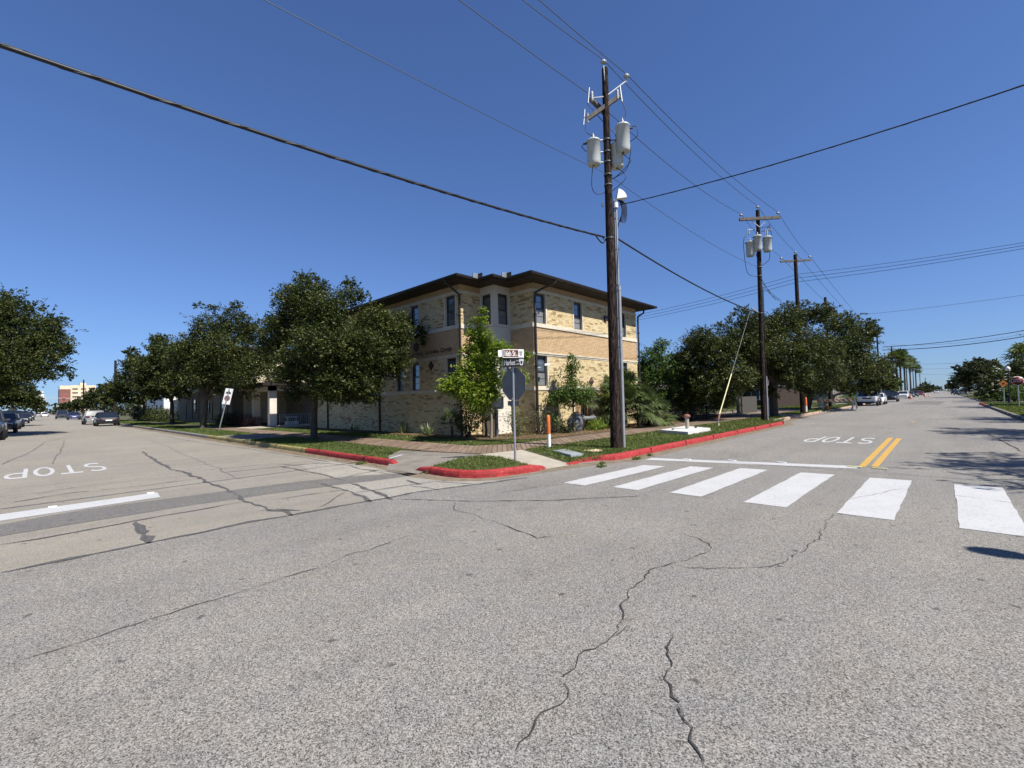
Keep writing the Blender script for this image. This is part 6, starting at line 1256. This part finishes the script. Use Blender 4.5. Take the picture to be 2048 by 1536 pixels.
# far right signs
q = (62.1,-4.1); ws = thing('warning_sign', 'orange diamond road work sign in front of the magnolia', 'street sign', (*q,.1)); c = Vector((q[0],q[1],2.05)); d = Vector((.4,-.9,0)).normalized()
MB().tube([(q[0],q[1],.1),(q[0],q[1],1.6)], .04, 6).build('post', 'galv', ws); MB().obox(c, (d+Vector((0,0,1)))*.17, d.cross(Vector((0,0,1)))*.012, (d-Vector((0,0,1)))*.17).build('plate', 'sign_orange', ws); MB().obox(c-d.cross(Vector((0,0,1)))*.016*(1 if d.cross(Vector((0,0,1))).x > 0 else -1), d*.10, d.cross(Vector((0,0,1)))*.004, Vector((0,0,.07))).build('symbol', 'black', ws)
q = (52.2,-4.2); st = thing('stop_sign', 'red stop sign facing the crossing at the far right edge', 'street sign', (*q,.1)); MB().tube([(q[0],q[1],.1),(q[0],q[1],2.5)], .04, 6).build('post', 'galv', st)
c = Vector((q[0]-.06,q[1],2.15)); MB().lathe(c, [(.0,0),(.36,0),(.36,.015),(0,.016)], 8, axis=(-1,0,0)).build('rim', 'white', st); MB().lathe(c-Vector((.018,0,0)), [(.335,0),(.335,.004),(0,.005)], 8, axis=(-1,0,0)).build('plate', 'sign_red', st)
put_text('lettering', 'STOP', (c.x-.03,c.y+.23,c.z-.11), (0,-1,0), (0,0,1), .46, .22, 'white', st)
# ---------------------------------------------------------------- parked vehicles
def car(label, x, y, rz, paint, kind='sedan', L=4.6, w=1.8, h=1.45, name='parked_car', cat='car', group='cars parked along the streets'):
    """front towards local +x; body and cabin lofted from side profiles"""
    t = thing(name, label, cat, (x,y,0), group, world=False, rz=rz); W_ = w/2
    if kind == 'sedan':   bod = [(-.5,.34,.62),(-.485,.26,.86),(-.30,.22,.96),(.10,.22,.95),(.30,.22,.90),(.45,.24,.78),(.5,.32,.62)]; cab = (-.36,-.17,.10,.27)
    elif kind == 'suv':   bod = [(-.5,.42,.75),(-.49,.32,1.05),(-.30,.26,1.08),(.12,.26,1.06),(.30,.26,1.02),(.46,.28,.92),(.5,.36,.72)]; cab = (-.485,-.43,.08,.24)
    elif kind == 'truck': bod = [(-.5,.5,.9),(-.495,.45,1.12),(-.10,.42,1.12),(.12,.42,1.14),(.30,.42,1.12),(.47,.44,1.02),(.5,.5,.8)]; cab = (-.12,-.08,.12,.22)
    else:                 bod = [(-.5,.5,.8),(-.49,.45,1.1),(-.30,.42,1.12),(.12,.42,1.12),(.20,.42,1.12),(.46,.44,1.06),(.48,.5,.8)]; cab = (-.48,-.46,.10,.16)
    mb = MB(); vs = []; n = len(bod)
    for f, zl, zt in bod:
        tp = .80 if abs(f) > .47 else (.93 if abs(f) > .4 else 1.0)
        vs += [(f*L,-W_*.88*tp,zl),(f*L,-W_*tp,zl+.16),(f*L,-W_*.985*tp,zt-.14),(f*L,-W_*.86*tp,zt),(f*L,W_*.86*tp,zt),(f*L,W_*.985*tp,zt-.14),(f*L,W_*tp,zl+.16),(f*L,W_*.88*tp,zl)]
    fs = [(i*8+k, i*8+(k+1) % 8, (i+1)*8+(k+1) % 8, (i+1)*8+k) for i in range(n-1) for k in range(8)]+[tuple(range(8))[::-1], tuple(range((n-1)*8, n*8))]
    mb.add(vs, fs, 0, False); mb.build('body', paint, t)
    zb = bod[3][2]-.03; a, b, c, d = (v*L for v in cab)
    vs = [(a,-W_*.9,zb),(d,-W_*.9,zb),(d,W_*.9,zb),(a,W_*.9,zb),(b,-W_*.74,h-.05),(c,-W_*.74,h-.05),(c,W_*.74,h-.05),(b,W_*.74,h-.05)]
    MB().add(vs, [(0,1,5,4),(1,2,6,5),(2,3,7,6),(3,0,4,7),(4,5,6,7)]).build('windows', 'car_glass', t)
    top = paint if kind != 'jeep' else 'black'
    MB().add([(b-.05,-W_*.75,h-.06),(c+.05,-W_*.75,h-.06),(c+.05,W_*.75,h-.06),(b-.05,W_*.75,h-.06),(b+.12,-W_*.62,h),(c-.15,-W_*.62,h),(c-.15,W_*.62,h),(b+.12,W_*.62,h)], [(0,1,5,4),(1,2,6,5),(2,3,7,6),(3,0,4,7),(4,5,6,7)]).build('roof', top, t)
    pl = MB()
    for s in (-1, 1):
        for p, q in (((a,s*W_*.905,zb),(b,s*W_*.748,h-.05)),((d,s*W_*.905,zb),(c,s*W_*.748,h-.05)),(((b+c)/2-.05,s*W_*.905,zb),((b+c)/2-.02,s*W_*.748,h-.05))): pl.bar(p, q, .07)
    pl.build('pillars', top, t)
    wr = .31 if kind == 'sedan' else (.36 if kind == 'suv' else .41)
    for f in (-.30, .31):
        for s in (-1, 1):
            ax = (0,s,0); o = MB().lathe((f*L,s*(W_-.2),wr), [(wr*.6,0),(wr,.02),(wr,.19),(wr*.94,.215),(wr*.62,.215)], 16, axis=ax).build('wheel', 'black', t)
            MB().lathe((f*L,s*(W_-.2),wr), [(wr*.62,.17),(wr*.6,.2),(wr*.2,.185),(0,.2)], 10, axis=ax).build('rim', 'galv', o)
            MB().lathe((f*L,s*(W_-.19),wr+.02), [(wr*1.16,.0),(wr*1.16,.193),(wr*.9,.193)], 16, axis=ax).build('wheel_arch', 'black', t)
    zf = bod[-2][2]-.16; zr = bod[1][2]-.16; fx, rx = .488*L, -.494*L
    for s in (-1, 1):
        MB().obox((fx-.02,s*W_*.62,zf), (.05,0,0), (0,.17,0), (0,0,.075)).build('headlight', 'lamp_clear', t)
        MB().obox((rx+.02,s*W_*.64,zr), (.05,0,0), (0,.13,0), (0,0,.05 if kind == 'sedan' else .11)).build('tail_light', 'lamp_red', t)
        MB().obox((d-.12*L*.4,s*(W_+.08),zb+.08), (.06,0,0), (0,.09,0), (0,0,.06)).build('mirror', paint, t)
        for fd in (-.02, -.22): MB().obox((fd*L,s*(W_*.99+.006),zb-.1), (.09,0,0), (0,.012,0), (0,0,.015)).build('door_handle', 'chrome', t)
    MB().box(rx-.03,rx+.02,-.26,.26,.52,.66).build('licence_plate', 'white', t); MB().box(fx-.01,fx+.045,-.26,.26,.42,.54).build('licence_plate', 'white', t)
    MB().box(.5*L-.06,.5*L+.05,-W_*.74,W_*.74,.30,.50).build('bumper', 'black' if kind in ('jeep','truck') else paint, t); MB().box(-.5*L-.05,-.5*L+.06,-W_*.74,W_*.74,.32,.54).build('bumper', 'black' if kind in ('jeep','truck') else paint, t)
    MB().box(fx-.04,fx+.03,-W_*.4,W_*.4,zf-.1,zf+.06).build('grille', 'black', t)
    if kind == 'jeep':
        for k in range(7): MB().box(fx+.03,fx+.036,-.33+k*.1,-.29+k*.1,zf-.08,zf+.06).build('grille_slot', 'far_dark', t)
        MB().lathe((rx-.02,0,.95), [(.38,0),(.38,.2),(.25,.22),(0,.2)], 16, axis=(-1,0,0)).build('spare_wheel', 'black', t)
    return t
UPY, DNX = math.pi/2, math.pi
# left street, left kerb (facing the camera's way of travel) and right kerb
car('dark pickup at the very left edge of the picture', -2.25,42.2,-UPY,'car_darkgrey','truck',5.4,1.95,1.85,'parked_truck')
car('dark blue sedan second from the left edge', -2.0,55.2,-UPY,'car_navy','suv',4.6,1.85,1.6)
car('grey sedan with a bright windscreen between two dark cars', -1.95,66.5,-UPY,'car_grey','sedan',4.7,1.82,1.5)
car('dark blue suv behind the grey sedan', -1.9,75.5,-UPY,'car_navy','suv',4.8,1.95,1.85)
car('black sedan farther along the left kerb', -1.6,100,-UPY,'car_black','sedan',4.7,1.8,1.45); car('bronze sedan near the far left trees', -1.4,122,-UPY,'car_bronze','sedan',4.6,1.8,1.45); car('dark suv last along the left kerb', -1.2,140,-UPY,'car_darkgrey','suv',4.8,1.9,1.75)
car('black sedan parked at the right kerb of the left street, rear to the camera', 5.15,64.5,UPY,'car_black','sedan',4.8,1.85,1.45); car('silver suv parked just beyond the black sedan', 4.75,74.5,UPY,'car_silver','suv',4.7,1.85,1.65)
car('dark blue car in the roadway beyond the silver suv', 5.0,122,UPY,'car_blue','sedan',4.6,1.8,1.5); car('dark van standing beyond the blue car', 3.9,142,UPY,'car_darkgrey','suv',5,1.95,2.0)
for i, (x, y, p, l) in enumerate(((5.2,175,'car_black','small black car at the far right kerb of the left street'),(5.2,190,'car_grey','small grey car behind the small black one'),(2.0,225,'car_white','tiny white car under the signals'),(.5,250,'car_silver','tiny silver car below the overpass'))): car(l, x, y, UPY, p)
# right street
car('white jeep with black roof and bumper parked facing the crossing', 66.0,6.2,DNX,'car_white','jeep',4.2,1.9,1.85,'parked_jeep','jeep'); car('white low car half hidden behind the jeep', 73.0,6.1,DNX,'car_white','sedan',4.5,1.85,1.4)
car('black suv parked behind the white low car', 90,5.9,DNX,'car_black','suv',4.9,1.95,1.75); car('white car among cones farther down the right street', 124,6.0,DNX,'car_white','suv',4.7,1.85,1.6)
car('dark grey car after the distant white car', 146,5.9,DNX,'car_grey','sedan'); car('dark car near the far cones', 162,5.7,DNX,'car_darkgrey','suv',4.8,1.9,1.7); car('small dark red car beyond the far cones', 190,5.2,DNX,'car_red','sedan'); car('white car at the end of the right street', 330,2.5,DNX,'car_white','suv',5,2,1.8)
car('silver suv parked at the right kerb, rear to the camera', 181,-4.1,0,'car_silver','suv',4.7,1.95,1.75); car('black car ahead of the silver suv', 196,-3.3,0,'car_black','sedan'); car('dark blue car far along the right kerb', 225,-3.0,0,'car_navy','suv',4.7,1.9,1.6)
# tidy helper properties
for o in SC.objects:
    for k in ('_base', '_world'):
        if k in o: del o[k]
